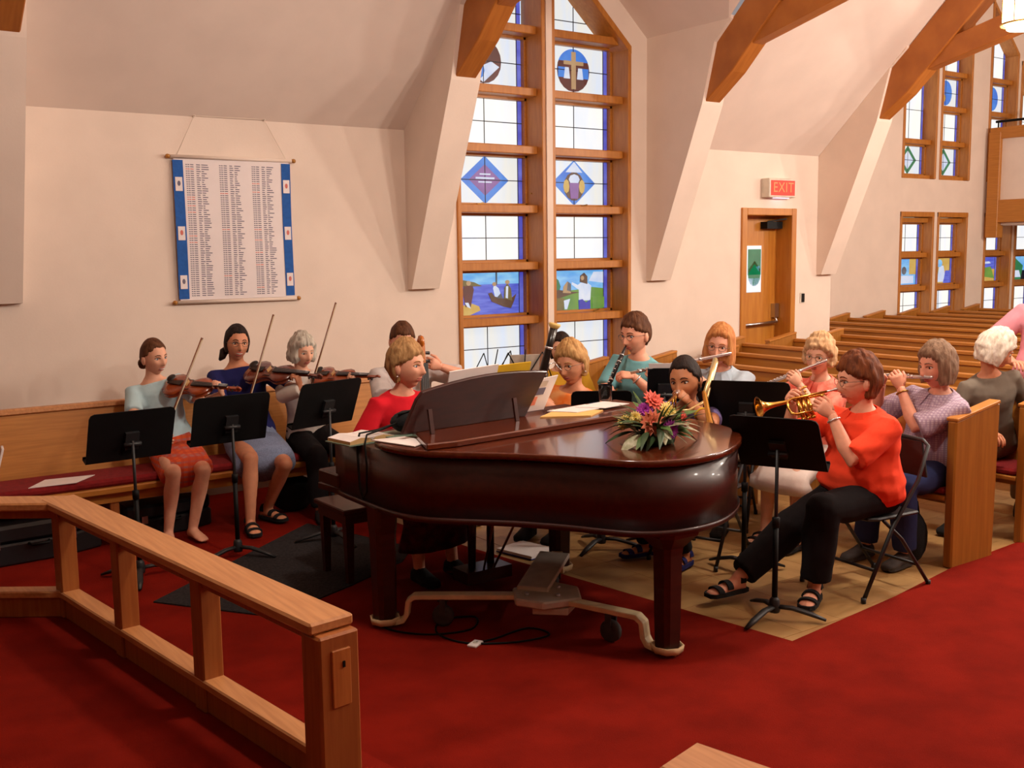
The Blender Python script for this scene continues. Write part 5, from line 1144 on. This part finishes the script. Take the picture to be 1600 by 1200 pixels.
# ---------------------------------------------------------------- the musicians
def PLAID(name, base, c1, c2, sc=60):
    m = M(name, base, 0.9); n, l = m.node_tree.nodes, m.node_tree.links; b = n['Principled BSDF']
    tc = n.new('ShaderNodeTexCoord'); prev = None
    for k, (d, c) in enumerate((('Z', c1), ('X', c2), ('Y', c2))):
        w_ = n.new('ShaderNodeTexWave'); w_.wave_type = 'BANDS'; w_.bands_direction = d; w_.inputs['Scale'].default_value = sc*(1 if k == 0 else .8); w_.inputs['Distortion'].default_value = 1.0
        l.new(tc.outputs['Object'], w_.inputs['Vector'])
        r = n.new('ShaderNodeValToRGB'); r.color_ramp.elements[0].position = .55; r.color_ramp.elements[1].position = .7; l.new(w_.outputs[0], r.inputs[0])
        mx = n.new('ShaderNodeMix'); mx.data_type = 'RGBA'; mx.inputs[7].default_value = lin(c)
        if prev is None: mx.inputs[6].default_value = lin(base)
        else: l.new(prev, mx.inputs[6])
        ml = n.new('ShaderNodeMath'); ml.operation = 'MULTIPLY'; ml.inputs[1].default_value = .6; l.new(r.outputs[0], ml.inputs[0]); l.new(ml.outputs[0], mx.inputs[0]); prev = mx.outputs[2]
    l.new(prev, b.inputs['Base Color']); return m
def CLOTH(name, rgb, var=.05, scale=14, rgb2=None): return M(name, rgb, 0.92, var=var, scale=scale, rgb2=rgb2, bump=0.25, bscale=18, spec=0.2)
def HAIR(name, a, b2): return M(name, a, 0.7, rgb2=b2, spec=0.25, scale=45, stretch=(1, 1, .25), bump=0.5, bscale=90)
sk_fair = SKIN('skin_fair', (230, 172, 142)); sk_pink = SKIN('skin_pink', (232, 164, 134)); sk_tan = SKIN('skin_tan', (210, 142, 106)); sk_brown = SKIN('skin_brown', (190, 124, 84))
h_brown = HAIR('hair_brown', (74, 42, 24), (104, 64, 38)); h_dark = HAIR('hair_dark', (26, 16, 14), (44, 28, 22)); h_grey = HAIR('hair_silver', (164, 154, 140), (204, 196, 182)); h_blond = HAIR('hair_blond', (166, 116, 66), (206, 162, 104)); h_ash = HAIR('hair_ash', (150, 108, 66), (184, 142, 94))
h_straw = HAIR('hair_strawberry', (176, 104, 54), (206, 142, 84)); h_curl = HAIR('hair_pale_curls', (186, 140, 96), (222, 184, 140)); h_chest = HAIR('hair_chestnut', (88, 42, 18), (126, 66, 30)); h_greyb = HAIR('hair_grey_brown', (112, 84, 64), (146, 116, 92)); h_white = HAIR('hair_white', (206, 192, 172), (236, 226, 210))
m_gl = M('spectacle_metal', (120, 110, 100), 0.3, 0.8)
c_blue = CLOTH('top_pale_blue', (184, 214, 222)); c_orsk = PLAID('skirt_orange_plaid', (226, 92, 40), (150, 120, 130), (206, 70, 40), 9); c_navy = CLOTH('top_navy', (34, 36, 92)); c_dsk = CLOTH('skirt_blue_grey', (130, 142, 172), .25, 160)
c_white = CLOTH('cardigan_white', (226, 216, 206)); c_blackp = CLOTH('trousers_black', (24, 20, 22)); c_red = CLOTH('top_red', (206, 26, 40)); c_burg = CLOTH('skirt_burgundy', (72, 22, 26), .5, 18); c_tee = CLOTH('tee_grey_white', (206, 198, 196)); c_short = CLOTH('shorts_grey', (128, 124, 120))
c_yel = CLOTH('top_yellow', (212, 162, 50)); c_tie = CLOTH('top_orange_tie_dye', (240, 112, 20), .1, 9, (250, 176, 112)); c_wsk = CLOTH('skirt_white', (222, 206, 196)); c_teal = CLOTH('top_teal', (120, 180, 188)); c_jean = CLOTH('jeans_blue', (44, 52, 92)); c_lav = CLOTH('top_lavender_print', (118, 108, 160), .4, 40)
c_pblue = CLOTH('shirt_pale_denim', (176, 190, 202)); c_cor = CLOTH('top_coral', (246, 112, 92), .12, 20, (250, 150, 130)); c_ored = CLOTH('polo_coral_red', (244, 74, 44)); c_plaid = PLAID('shirt_lilac_check', (196, 180, 192), (150, 118, 140), (150, 124, 150), 24); c_tan = CLOTH('trousers_tan', (120, 104, 88)); c_pink = CLOTH('shirt_pink', (222, 146, 158)); c_oliv = CLOTH('jacket_grey_olive', (120, 110, 98))
Zv = V(0, 0, 1)
def D(a, z=0): return (math.cos(rad(a)), math.sin(rad(a)), z)
# strings
p1 = person(dict(label='young woman in a pale blue top and orange skirt playing the violin', head=(2.175, 7.29, 1.213), pelvis=(2.27, 7.26, .535), yaw=-98, hyaw=-70, hpitch=-4, hroll=4, s=.97, w=.92, hs=1.04, smile=.5, skin=sk_fair, hairmat=h_brown, iris=m_irisb,
    hair=dict(p0=1.15, sidebend=0.5, zl=0.064, t=.007, zmin=-.055, amp=.002, tuck=.22), bun=((0, -.115, -.055), (.036, .034, .036), m_ink),
    top=dict(mat=c_blue, sleeve=.7, hem=-.15, neck=.965), bottom=dict(kind='skirt', mat=c_orsk, len=.90, droop=.015), shoes=None,
    hands={1: ((2.07, 6.90, .755), (-.8, .25, -.3), (.1, -.7, -.5), (.7, .2, -.4), .9), -1: ((2.485, 6.865, .975), (.3, .1, -1), (-.25, .05, .95), (-.75, .55, .1), 1.2)},
    feet={1: ((2.10, 6.93, .08), (-.1, -1, .4), -105), -1: ((2.25, 6.89, .08), (.05, -1, .4), -82)}))
violin('violin', 'reddish brown violin held by the young woman in pale blue', (2.215, 7.195, 1.035), (.36, -.50, -.02), (-.35, -.45, .8), 1.03, m_violin, group='violins and viola')
bow('bow drawn by the young woman in pale blue', (2.075, 6.87, .725), (2.41, 6.99, 1.352), (.5, .6, -.3))
p2 = person(dict(label='smiling woman with dark hair and a navy top playing the viola', head=(2.785, 7.34, 1.268), pelvis=(2.83, 7.26, .54), yaw=-106, hyaw=-96, hpitch=2, hroll=-4, s=1.02, w=1.02, hs=1.02, smile=1.0, skin=sk_tan, hairmat=h_dark,
    hair=dict(p0=1.0, sidebend=0.25, zl=0.062, t=.010, zmin=-.06, amp=.003, part=.3), locks=[([(-.0, -.09, -.02), (.07, -.06, -.06), (.085, -.04, -.095), (.10, -.05, -.115)], [.03, .03, .022, .008])], glasses=m_gl,
    top=dict(mat=c_navy, sleeve=1.35, hem=-.12, neck=.965), bottom=dict(kind='skirt', mat=c_dsk, len=.88, droop=.04), shoes=dict(kind='sandal', mat=m_blackcloth),
    hands={1: ((2.60, 6.90, .85), (-.8, .2, -.3), (.2, -.7, -.5), (.7, .2, -.4), .9), -1: ((3.02, 6.80, .985), (.4, .1, -1), (-.2, -.05, .95), (-.6, .65, .1), 1.2)},
    feet={1: ((2.62, 6.80, .09), (-.15, -1, .4), -100), -1: ((2.84, 7.04, .095), (.05, -1, .5), -70)}))
violin('viola', 'dark brown viola held by the smiling woman in navy', (2.80, 7.19, 1.085), (.30, -.55, -.02), (-.3, -.45, .8), 1.12, m_viola, 'viola', group='violins and viola')
bow('bow drawn by the smiling woman in navy', (2.625, 6.86, .80), (2.925, 6.99, 1.485), (.5, .6, -.3))
p3 = person(dict(label='silver-haired woman in a white cardigan playing the violin', head=(3.20, 7.14, 1.196), pelvis=(3.27, 7.24, .535), yaw=-98, hyaw=-84, hpitch=-8, s=.95, w=.92, hs=1.04, skin=sk_fair, hairmat=h_grey,
    hair=dict(amp=0.01, p0=0.95, zl=0.052, t=.020, zmin=-.075, freq=34, top=.012, flare=.08, seed=(4, 1, 2)),
    top=dict(mat=c_white, sleeve=1.8, hem=-.16, neck=1.0, loose=.01), bottom=dict(kind='trousers', mat=c_blackp, loose=.012), shoes=dict(kind='shoe', mat=m_blackcloth),
    hands={1: ((3.045, 6.745, .985), (-.7, .3, -.5), (.3, -.6, -.1), (.6, .1, -.6), .9), -1: ((3.385, 6.66, .975), (.4, .1, -1), (-.25, .0, .95), (-.6, .65, .1), 1.2)},
    feet={1: ((3.14, 6.80, .08), (-.1, -1, .4), -105), -1: ((3.36, 6.82, .08), (.1, -1, .4), -85)}))
violin('violin', 'brown violin held by the silver-haired woman', (3.215, 6.985, 1.035), (.26, -.52, .01), (-.3, -.45, .8), 1.0, m_violin, group='violins and viola')
bow('bow drawn by the silver-haired woman', (3.05, 6.70, .975), (3.315, 6.80, 1.56), (.5, .6, -.3))
# pianist and cellist
p4 = person(dict(label='pianist with short light brown hair and a red top', head=(3.055, 5.36, 1.245), pelvis=(3.04, 5.56, .53), yaw=-86, hyaw=-62, hpitch=2, s=1.0, w=1.02, hs=1.10, skin=sk_pink, hairmat=h_ash, iris=m_irisb, earring=m_silver,
    hair=dict(sidebend=0.6, p0=1.12, amp=0.008, zl=0.048, t=.017, zmin=-.080, freq=34, top=.014, seed=(7, 3, 1), tuck=.26),
    top=dict(mat=c_red, sleeve=.95, hem=-.12, neck=1.0, loose=.006), bottom=dict(kind='skirt', mat=c_burg, len=.95, droop=.05, fall=.28), shoes=dict(kind='shoe', mat=m_blackcloth),
    hands={1: ((2.84, 5.18, .775), (-.6, .3, -.8), (.05, -1, -.1), (0, -.1, -1), .5), -1: ((3.24, 5.20, .775), (.6, .3, -.8), (.05, -1, -.1), (0, -.1, -1), .5)},
    feet={1: ((2.98, 5.14, .085), (0, -1, .4), -90), -1: ((3.22, 5.16, .085), (0, -1, .4), -85)}))
p5 = person(dict(label='cellist with short dark hair in a pale grey T-shirt, half hidden by the pianist', head=(3.675, 6.50, 1.285), pelvis=(3.74, 6.62, .54), yaw=-104, hyaw=-112, hpitch=-16, s=1.06, w=1.12, hs=1.02, skin=sk_pink, hairmat=h_brown,
    hair=dict(sidebend=0.7, p0=1.12, zl=0.055, t=.008, zmin=-.06, amp=.003, tuck=.24), top=dict(mat=c_tee, sleeve=.82, hem=-.14, neck=1.0, loose=.012, infl=.02), bottom=dict(kind='trousers', mat=c_short, len=0, loose=.02), shoes=dict(kind='shoe', mat=m_paper), belly=.05,
    hands={1: ((3.42, 6.10, .76), (-.9, .2, -.3), (.2, -.8, -.4), (.3, .2, -.9), .8), -1: ((3.815, 6.22, 1.115), (1, -.1, -.35), (-.85, -.1, .3), (-.2, .9, .1), 1.0)},
    feet={1: ((3.30, 6.22, .08), (-.4, -1, .5), -120), -1: ((3.92, 6.18, .08), (.4, -1, .5), -80)}))
vc = violin('cello', 'amber cello between the knees of the half-hidden cellist', (3.565, 6.00, .19), (.115, .255, 1.10), (-.12, -1, .25), 2.03, m_cello, 'cello')
B().tube([(0, .02, -.03), (0, -.20, -.03)], .006, 6).build('endpin', m_steel, vc)
bow('cello bow across the amber cello', (3.42, 5.98, .72), (4.0, 5.76, .735), (.0, 1, 0))
# winds behind the piano
p6 = person(dict(label='dark-haired person in a yellow top almost hidden behind the bassoon', head=(4.79, 6.11, 1.18), pelvis=(4.87, 6.20, .53), yaw=-130, s=.97, skin=sk_fair, hairmat=h_dark, hair=dict(t=.010, zl=.055, p0=1.2, zmin=-.07), top=dict(mat=c_yel, sleeve=.8, neck=1.0), bottom=dict(kind='trousers', mat=c_blackp), shoes=dict(kind='shoe', mat=m_blackcloth),
    hands={1: ((4.52, 6.02, .66), (-.3, .5, -.8), (-.6, -.6, -.2), (0, 0, -1)), -1: ((4.72, 5.84, .66), (.4, -.4, -.8), (-.6, -.6, -.2), (0, 0, -1))}, feet={1: ((4.52, 5.98, .08), (-.6, -.7, .4), -130), -1: ((4.70, 5.80, .08), (-.6, -.7, .4), -130)}))
p7 = person(dict(label='bassoonist with blond hair, glasses and an orange tie-dyed top', head=(4.375, 5.47, 1.150), pelvis=(4.48, 5.60, .50), yaw=-150, hyaw=-160, hpitch=-6, hroll=5, s=1.02, w=1.0, hs=1.10, skin=sk_tan, hairmat=h_blond, glasses=m_gl, earring=m_silver,
    hair=dict(sidebend=0.55, p0=1.05, amp=0.009, zl=0.054, t=.020, zmin=-.075, top=.016, seed=(2, 8, 5), tuck=.2), top=dict(mat=c_tie, sleeve=.75, neck=.965, loose=.006), bottom=dict(kind='skirt', mat=c_wsk, len=.95, fall=.12), shoes=dict(kind='shoe', mat=m_blackcloth),
    hands={1: ((4.12, 5.62, .72), (.2, .8, -.5), (-.5, -.2, .5), (-.5, -.4, -.3), .9), -1: ((4.19, 5.43, .88), (.3, -.7, -.6), (-.6, .1, .4), (-.3, .5, 0), .9)},
    feet={1: ((4.08, 5.56, .08), (-.8, -.4, .5), -150), -1: ((4.18, 5.36, .08), (-.8, -.4, .5), -160)}))
bassoon('tall black bassoon with an ivory bell ring, held before the blond woman in orange', (3.975, 5.62, .22), (4.225, 5.435, 1.425), (4.29, 5.42, 1.105))
p8 = person(dict(label='clarinettist with short brown hair, glasses and a teal shirt', head=(5.116, 5.658, 1.295), pelvis=(5.27, 5.78, .56), yaw=-164, hyaw=-172, hpitch=-6, s=1.06, w=1.06, hs=1.10, smile=.2, skin=sk_pink, hairmat=h_brown, glasses=m_gl, iris=m_irisb,
    hair=dict(sidebend=0.7, p0=1.12, amp=0.007, zl=0.052, t=.013, zmin=-.062, top=.012, tuck=.26), top=dict(mat=c_teal, sleeve=.75, neck=1.0, loose=.008), bottom=dict(kind='trousers', mat=c_jean), shoes=dict(kind='shoe', mat=m_blackcloth),
    hands={1: ((4.79, 5.60, .955), (.1, .6, -.7), (-.4, -.7, .1), (-.5, -.3, -.7), .9), -1: ((4.90, 5.44, 1.03), (.3, -.6, -.8), (-.75, .45, .15), (-.5, .6, -.3), .9)},
    feet={1: ((4.86, 5.72, .08), (-1, -.2, .5), -170), -1: ((4.90, 5.48, .08), (-1, -.2, .5), -160)}, bracelet=(-1, m_silver, .034)))
clarinet('black clarinet with silver keys played by the woman in teal', (5.012, 5.645, 1.222), (4.60, 5.475, .80))
p9 = person(dict(label='girl with dark pulled-back hair and a yellow bangle playing the trombone', head=(4.40, 4.43, 1.135), pelvis=(4.63, 4.53, .50), yaw=-162, hyaw=-158, hpitch=-4, hroll=6, s=.96, w=.88, hs=1.16, skin=sk_brown, hairmat=h_dark,
    hair=dict(p0=1.05, sidebend=0.4, zl=0.062, t=.008, zmin=-.06, amp=.002, tuck=.2), locks=[([(0, -.10, -.02), (-.045, -.10, -.09), (-.07, -.07, -.16), (-.075, -.05, -.24)], [.035, .036, .03, .012])],
    top=dict(mat=c_lav, sleeve=.35, neck=.965), bottom=dict(kind='trousers', mat=c_blackp), shoes=dict(kind='sandal', mat=c_navy),
    hands={1: ((4.20, 4.52, .99), (-.2, .6, -.7), (-.7, -.7, .2), (-.3, -.5, -.2), .9), -1: ((4.335, 4.335, 1.02), (.3, -.8, -.6), (-.6, .35, .7), (-.4, .8, .1), 1.0)},
    feet={1: ((4.36, 4.72, .085), (-1, .1, .5), 165), -1: ((4.40, 4.42, .08), (-1, -.1, .5), -165)}, bracelet=(-1, m_yellow, .037), bracelet_at=.12))
trombone('pale brass trombone passing over the shoulder of the dark-haired girl', (4.305, 4.39, 1.083), (4.60, 4.385, 1.235), (-.83, -.55, -.10), (0, 0, 1))
p10 = person(dict(label='flautist with a strawberry blond bob and a pale denim shirt', head=(5.275, 4.988, 1.25), pelvis=(5.42, 5.08, .53), yaw=-148, hyaw=-148, hpitch=-4, hroll=-6, s=1.03, w=1.06, hs=1.06, skin=sk_pink, hairmat=h_straw, glasses=m_gl,
    hair=dict(t=.019, zl=.062, p0=.86, zmin=-.108, amp=.004, top=.008, flare=.06, tuck=.02, part=.4, seed=(5, 5, 1)), top=dict(mat=c_pblue, sleeve=1.0, neck=1.0, loose=.01, collar=True), bottom=dict(kind='trousers', mat=c_tan), shoes=dict(kind='shoe', mat=m_blackcloth),
    hands={1: ((4.86, 5.16, 1.04), (-.2, .8, -.6), (-.55, .1, .6), (-.3, -.6, -.5), .9), -1: ((5.06, 4.985, 1.055), (.2, -.7, -.8), (-.5, .3, .7), (.3, .8, .1), 1.0)},
    feet={1: ((5.04, 5.06, .08), (-1, -.4, .5), -150), -1: ((5.14, 4.82, .08), (-1, -.4, .5), -150)}))
flute('silver flute of the woman with the strawberry blond bob', (5.222, 4.90, 1.20), (4.69, 5.235, 1.088))
p11 = person(dict(label='older flautist with short pale curls and a coral top', head=(5.529, 4.365, 1.207), pelvis=(5.66, 4.42, .53), yaw=-168, hyaw=-162, hpitch=-2, hroll=-5, s=.98, w=.95, hs=1.03, skin=sk_fair, hairmat=h_curl, glasses=m_gl, earring=m_brass,
    hair=dict(amp=0.013, p0=1.05, sidebend=0.3, zl=0.05, t=.024, zmin=-.062, freq=42, top=.012, flare=.05, tuck=.15, seed=(9, 2, 2)), top=dict(mat=c_cor, sleeve=.9, neck=1.0, loose=.01, collar=True), bottom=dict(kind='skirt', mat=c_wsk, len=.96, fall=.12), shoes=dict(kind='sandal', mat=m_blackcloth),
    hands={1: ((5.18, 4.55, .965), (-.1, .7, -.7), (-.55, -.1, .6), (-.4, .2, -.7), .9), -1: ((5.34, 4.36, 1.035), (.1, -.6, -.8), (-.6, .25, .7), (.2, .9, .1), 1.0)},
    feet={1: ((5.20, 4.50, .08), (-1, 0, .5), -175), -1: ((5.22, 4.26, .08), (-1, 0, .5), -170)}, bracelet=(-1, m_brass, .031)))
flute('silver flute of the older woman in coral', (5.452, 4.30, 1.172), (5.10, 4.60, .98))
p12 = person(dict(label='trumpeter with short chestnut hair, a coral red polo shirt and black trousers', head=(4.861, 3.572, 1.176), pelvis=(4.95, 3.57, .535), yaw=174, hyaw=150, hpitch=-3, s=1.06, w=1.18, hs=1.06, skin=sk_pink, hairmat=h_chest, glasses=m_gl, belly=.10,
    hair=dict(sidebend=0.65, p0=1.1, amp=0.009, zl=0.046, t=.020, zmin=-.082, freq=36, top=.012, tuck=.26, seed=(3, 3, 8)), top=dict(mat=c_ored, sleeve=.92, hem=-.17, neck=1.0, loose=.014, infl=.02, collar=True, fold=.012), bottom=dict(kind='trousers', mat=c_blackp, loose=.02, len=.88), shoes=dict(kind='sandal', mat=m_blackcloth),
    hands={1: ((4.625, 3.82, 1.05), (.1, .5, -.8), (-.6, -.25, .5), (-.2, -.9, .0), 1.0), -1: ((4.625, 3.56, 1.01), (-.05, -.5, -1), (-.6, .35, .6), (.2, .95, .1), 1.0)},
    feet={1: ((4.13, 3.83, .09), (-.6, 0, 1), 172), -1: ((4.50, 3.55, .085), (-1, 0, .6), 205)}, bracelet=(-1, m_silver, .033)))
trumpet('gold brass trumpet played by the woman in the coral red polo', (4.768, 3.628, 1.132), (4.372, 3.835, 1.055), (.1, .5, .9))
p13 = person(dict(label='flautist with grey-brown hair and a lilac checked shirt on the front pew', head=(5.734, 3.66, 1.185), pelvis=(5.83, 3.72, .545), yaw=174, hyaw=166, hpitch=-4, s=1.03, w=1.10, hs=1.05, skin=sk_pink, hairmat=h_greyb, belly=.05,
    hair=dict(amp=0.008, p0=1.0, zl=0.05, t=.019, zmin=-.095, top=.010, flare=.03, tuck=.12, seed=(6, 4, 4)), top=dict(mat=c_plaid, sleeve=.95, hem=-.17, neck=1.0, loose=.016, infl=.02, collar=True, fold=.010), bottom=dict(kind='trousers', mat=c_jean, loose=.012), shoes=dict(kind='shoe', mat=m_rubber),
    hands={1: ((5.62, 3.96, 1.045), (.0, .7, -.7), (-.5, .1, .75), (-.2, -.4, -.8), .9), -1: ((5.585, 3.80, 1.05), (-.25, -.4, -1), (-.25, .25, .85), (.5, .8, .2), 1.0)},
    feet={1: ((5.42, 3.90, .08), (-1, 0, .5), 178), -1: ((5.44, 3.64, .08), (-1, 0, .5), 182)}, bracelet=(-1, m_brassdull, .033)))
flute('silver flute of the woman in the lilac checked shirt', (5.635, 3.668, 1.124), (5.70, 4.06, 1.095))
p14 = person(dict(label='white-haired person in a grey-olive jacket turned away on the second pew', head=(6.55, 3.765, 1.215), pelvis=(6.69, 3.86, .545), yaw=-120, hyaw=-42, hpitch=-22, s=.98, hs=1.08, skin=sk_tan, hairmat=h_white, hair=dict(t=.022, zl=.04, p0=1.15, zmin=-.085, amp=.008, freq=40, top=.01, seed=(8, 8, 3)),
    top=dict(mat=c_oliv, sleeve=1.85, neck=1.0, loose=.01), bottom=dict(kind='trousers', mat=c_tan), shoes=dict(kind='shoe', mat=m_blackcloth),
    hands={1: ((6.42, 3.70, .70), (-.4, .6, -.6), (-.3, -.8, -.2), (0, 0, -1)), -1: ((6.70, 3.58, .70), (.7, 0, -.6), (-.3, -.8, -.2), (0, 0, -1))}, feet={1: ((6.36, 3.72, .08), (-.9, -.3, .5), -160), -1: ((6.38, 3.90, .08), (-.9, .1, .5), -175)}))
p15 = person(dict(label='standing person in a pink shirt among the pews, cut off by the picture edge', head=(7.20, 3.74, 1.66), pelvis=(7.17, 3.76, .98), yaw=-150, s=1.06, hs=1.0, skin=sk_pink, hairmat=h_greyb, hair=dict(t=.010, zl=.05, p0=1.3, zmin=-.06), top=dict(mat=c_pink, sleeve=.85, neck=1.0, hem=-.17, loose=.012, infl=.02, collar=True), bottom=dict(kind='trousers', mat=c_tan, loose=.01), shoes=dict(kind='shoe', mat=m_blackcloth),
    hands={1: ((6.95, 3.86, 1.10), (-.2, .8, -.5), (-.5, -.6, .1), (0, 0, -1)), -1: ((7.03, 3.54, 1.08), (.5, -.7, -.6), (-.5, -.3, .2), (0, 0, -1))}, feet={1: ((7.13, 3.86, .085), (-1, -.3, 0), -150), -1: ((7.17, 3.66, .085), (-1, -.3, 0), -150)}))
for x, y, yw, who in ((3.76, 6.66, -104, 'the cellist'), (4.90, 6.24, -130, 'the person in yellow'), (4.52, 5.63, -150, 'the bassoonist'), (5.30, 5.80, -164, 'the clarinettist'), (4.67, 4.55, -162, 'the trombone player'), (5.38, 5.06, -148, 'the flautist with the strawberry blond bob'), (4.98, 3.57, 174, 'the trumpeter in coral red')):
    folding_chair(x, y, .004, rad(yw-90), 'dark metal folding chair under ' + who)
# ---------------------------------------------------------------- banner
bn_ = thing('honor_roll_banner', 'white hanging banner of small columns of text with blue side strips', 'banner', (3.1, WY-0.03, 1.54))
def bx(name, x0, x1, z0, z1, y0, y1, mat, par=bn_, bev=0): return B().box((x0, y0, z0), (x1, y1, z1)).build(name, mat, par, bev)
BW = 0.5
def wavy(x0, x1, z0, z1, y, th, nx=16, nz=10):
    b = B(); 
    def yy(x, z): return y - 0.010*math.sin(x*9+z*1.6)*min(1, (1.1-z)*2.0)*(0.35) - 0.006*math.sin(z*5+x*3)
    for side in (0, 1):
        vs = [(x0+(x1-x0)*i/nx, yy(x0+(x1-x0)*i/nx, z0+(z1-z0)*j/nz) + th*side, z0+(z1-z0)*j/nz) for j in range(nz+1) for i in range(nx+1)]
        b.add(vs, [(j*(nx+1)+i, j*(nx+1)+i+1, (j+1)*(nx+1)+i+1, (j+1)*(nx+1)+i) for j in range(nz) for i in range(nx)], 0, True)
    return b, yy
cl, yy = wavy(-0.465, 0.46, 0.02, 1.09, 0.0, 0.004)
cl.build('banner_cloth', m_bannercloth, bn_)
for x0, x1 in ((-0.475, -0.395), (0.395, 0.47)):
    s_, _ = wavy(x0, x1, 0.03, 1.08, -0.004, 0.003, 4); st = s_.build('blue_strip', m_bluecloth, bn_)
    for z in (0.16, 0.53, 0.90):
        xm = (x0+x1)/2; B().box((xm-.027, yy(xm, z)-.009, z-.052), (xm+.027, yy(xm, z)-.005, z+.052)).build('white_patch', m_bannercloth, st)
        B().prism(ell(xm, z+.005, .012, .02, 10), yy(xm, z)-.0102, yy(xm, z)-.0088, 'y').build('patch_emblem', random.choice((m_inkred, m_ink)), st)
for z in (0.005, 1.105):
    r = B().tube([(-0.49, 0, z), (0.485, 0, z)], 0.014, 10).build('rod', m_rod, bn_)
    for s in (-1, 1): B().lathe([(.008, 0), (.016, .008), (.018, .02), (.012, .032), (.001, .036)], 10, (s*.49-(.0025 if s > 0 else 0), 0, z), (s, 0, 0)).build('finial', m_finial, bn_)
B().tube([(-.44, 0, 1.115), (-.285, .015, 1.415), (.275, .015, 1.42), (.44, 0, 1.115)], 0.0022, 6).build('hanging_cord', m_string, bn_)
for x, z in ((-.285, 1.415), (.275, 1.42)): B().lathe([(.012, 0), (.012, -.012), (.004, -.014), (.004, -.03)], 8, (x, .03, z), (0, 1, 0)).build('wall_hook', m_rod, bn_)
rr = random.Random(5); ink = B()
for col in range(3):
    xa = -0.375 + col*0.262
    for row in range(62):
        z = 1.045 - row*0.0163; red = rr.random() < 0.09
        segs = [(0, .012), (.016, .03), (.036, .062)] + [(.082, .082+rr.uniform(.02, .035)), (.122, .122+rr.uniform(.015, .06))]
        for k, (u0, u1) in enumerate(segs):
            x0, x1 = xa+u0, xa+u1; y = yy((x0+x1)/2, z) - 0.0012
            ink.add([(x0, y, z), (x1, y, z-.001), (x1, y, z+.0055), (x0, y, z+.0065)], [(0, 1, 2, 3)], 1 if red and k < 3 else 0)
ik = ink.build('lettering', [m_ink, m_inkred], bn_); ik['kind'] = 'stuff'

# ---------------------------------------------------------------- hanging lanterns (their bulbs light the nave)
m_shade = EMIT('lantern_glass', (255, 244, 214), 6.0)
def lantern(i, x, y):
    lab = ['glowing cylindrical lantern hanging over the aisle pew ends', 'lantern over the sixth pew', 'lantern over the eleventh pew', 'lantern over the far aisle edge near the sixth pew', 'lantern over the far aisle edge beyond', 'lantern over the far aisle edge by the balcony', 'lantern over the chancel step', 'lantern over the chancel'][i]
    zb = 3.16 if i == 0 else 3.5
    t = thing('hanging_lantern', lab, 'lantern', (x, y, zb), 0, 'hanging lanterns of the nave')
    r = 0.135; H_ = 0.56
    B().rings([[V(rr_*math.cos(2*PI*j/16), rr_*math.sin(2*PI*j/16), z) for j in range(16)] for rr_, z in ((r*.93, 0.03), (r, 0.06), (r, H_))], caps=False).build('glass_shade', m_shade, t)
    B().rings([[V(rr_*math.cos(2*PI*j/16), rr_*math.sin(2*PI*j/16), z) for j in range(16)] for rr_, z in ((r*.8, 0.0), (r*.82, 0.025))]).build('bottom_glass', m_shade, t)
    b = B()
    for z in (0.028, H_): b.tube([(r*1.03*math.cos(2*PI*j/24), r*1.03*math.sin(2*PI*j/24), z) for j in range(25)], 0.007, 6)
    for j in range(8): a = 2*PI*j/8; b.tube([(r*1.02*math.cos(a), r*1.02*math.sin(a), 0.03), (r*1.02*math.cos(a), r*1.02*math.sin(a), H_)], 0.0035, 5)
    b.build('cage', m_brassdull, t)
    B().lathe([(r*1.05, H_), (r*.8, H_+.05), (.03, H_+.1), (.02, H_+.14)], 16).build('cap', m_brassdull, t)
    top_ = ceil_z(max(y, 2*RY-y)) if x < 10.44 else 8.6
    B().tube([(0, 0, H_+.12), (0, 0, top_-zb)], 0.006, 6).build('chain', m_brassdull, t)
    L = bpy.data.lights.new('lantern_bulb', 'POINT'); L.energy = LANTERN_W*(2.0 if x > 9 else 1.0); L.color = WARM; L.shadow_soft_size = 0.12
    o = bpy.data.objects.new('lantern_bulb', L); COL.objects.link(o); o.parent = t; o.location = (0, 0, -0.14)
for i, (x, y) in enumerate(LANTERN_SPOTS): lantern(i, x, y)
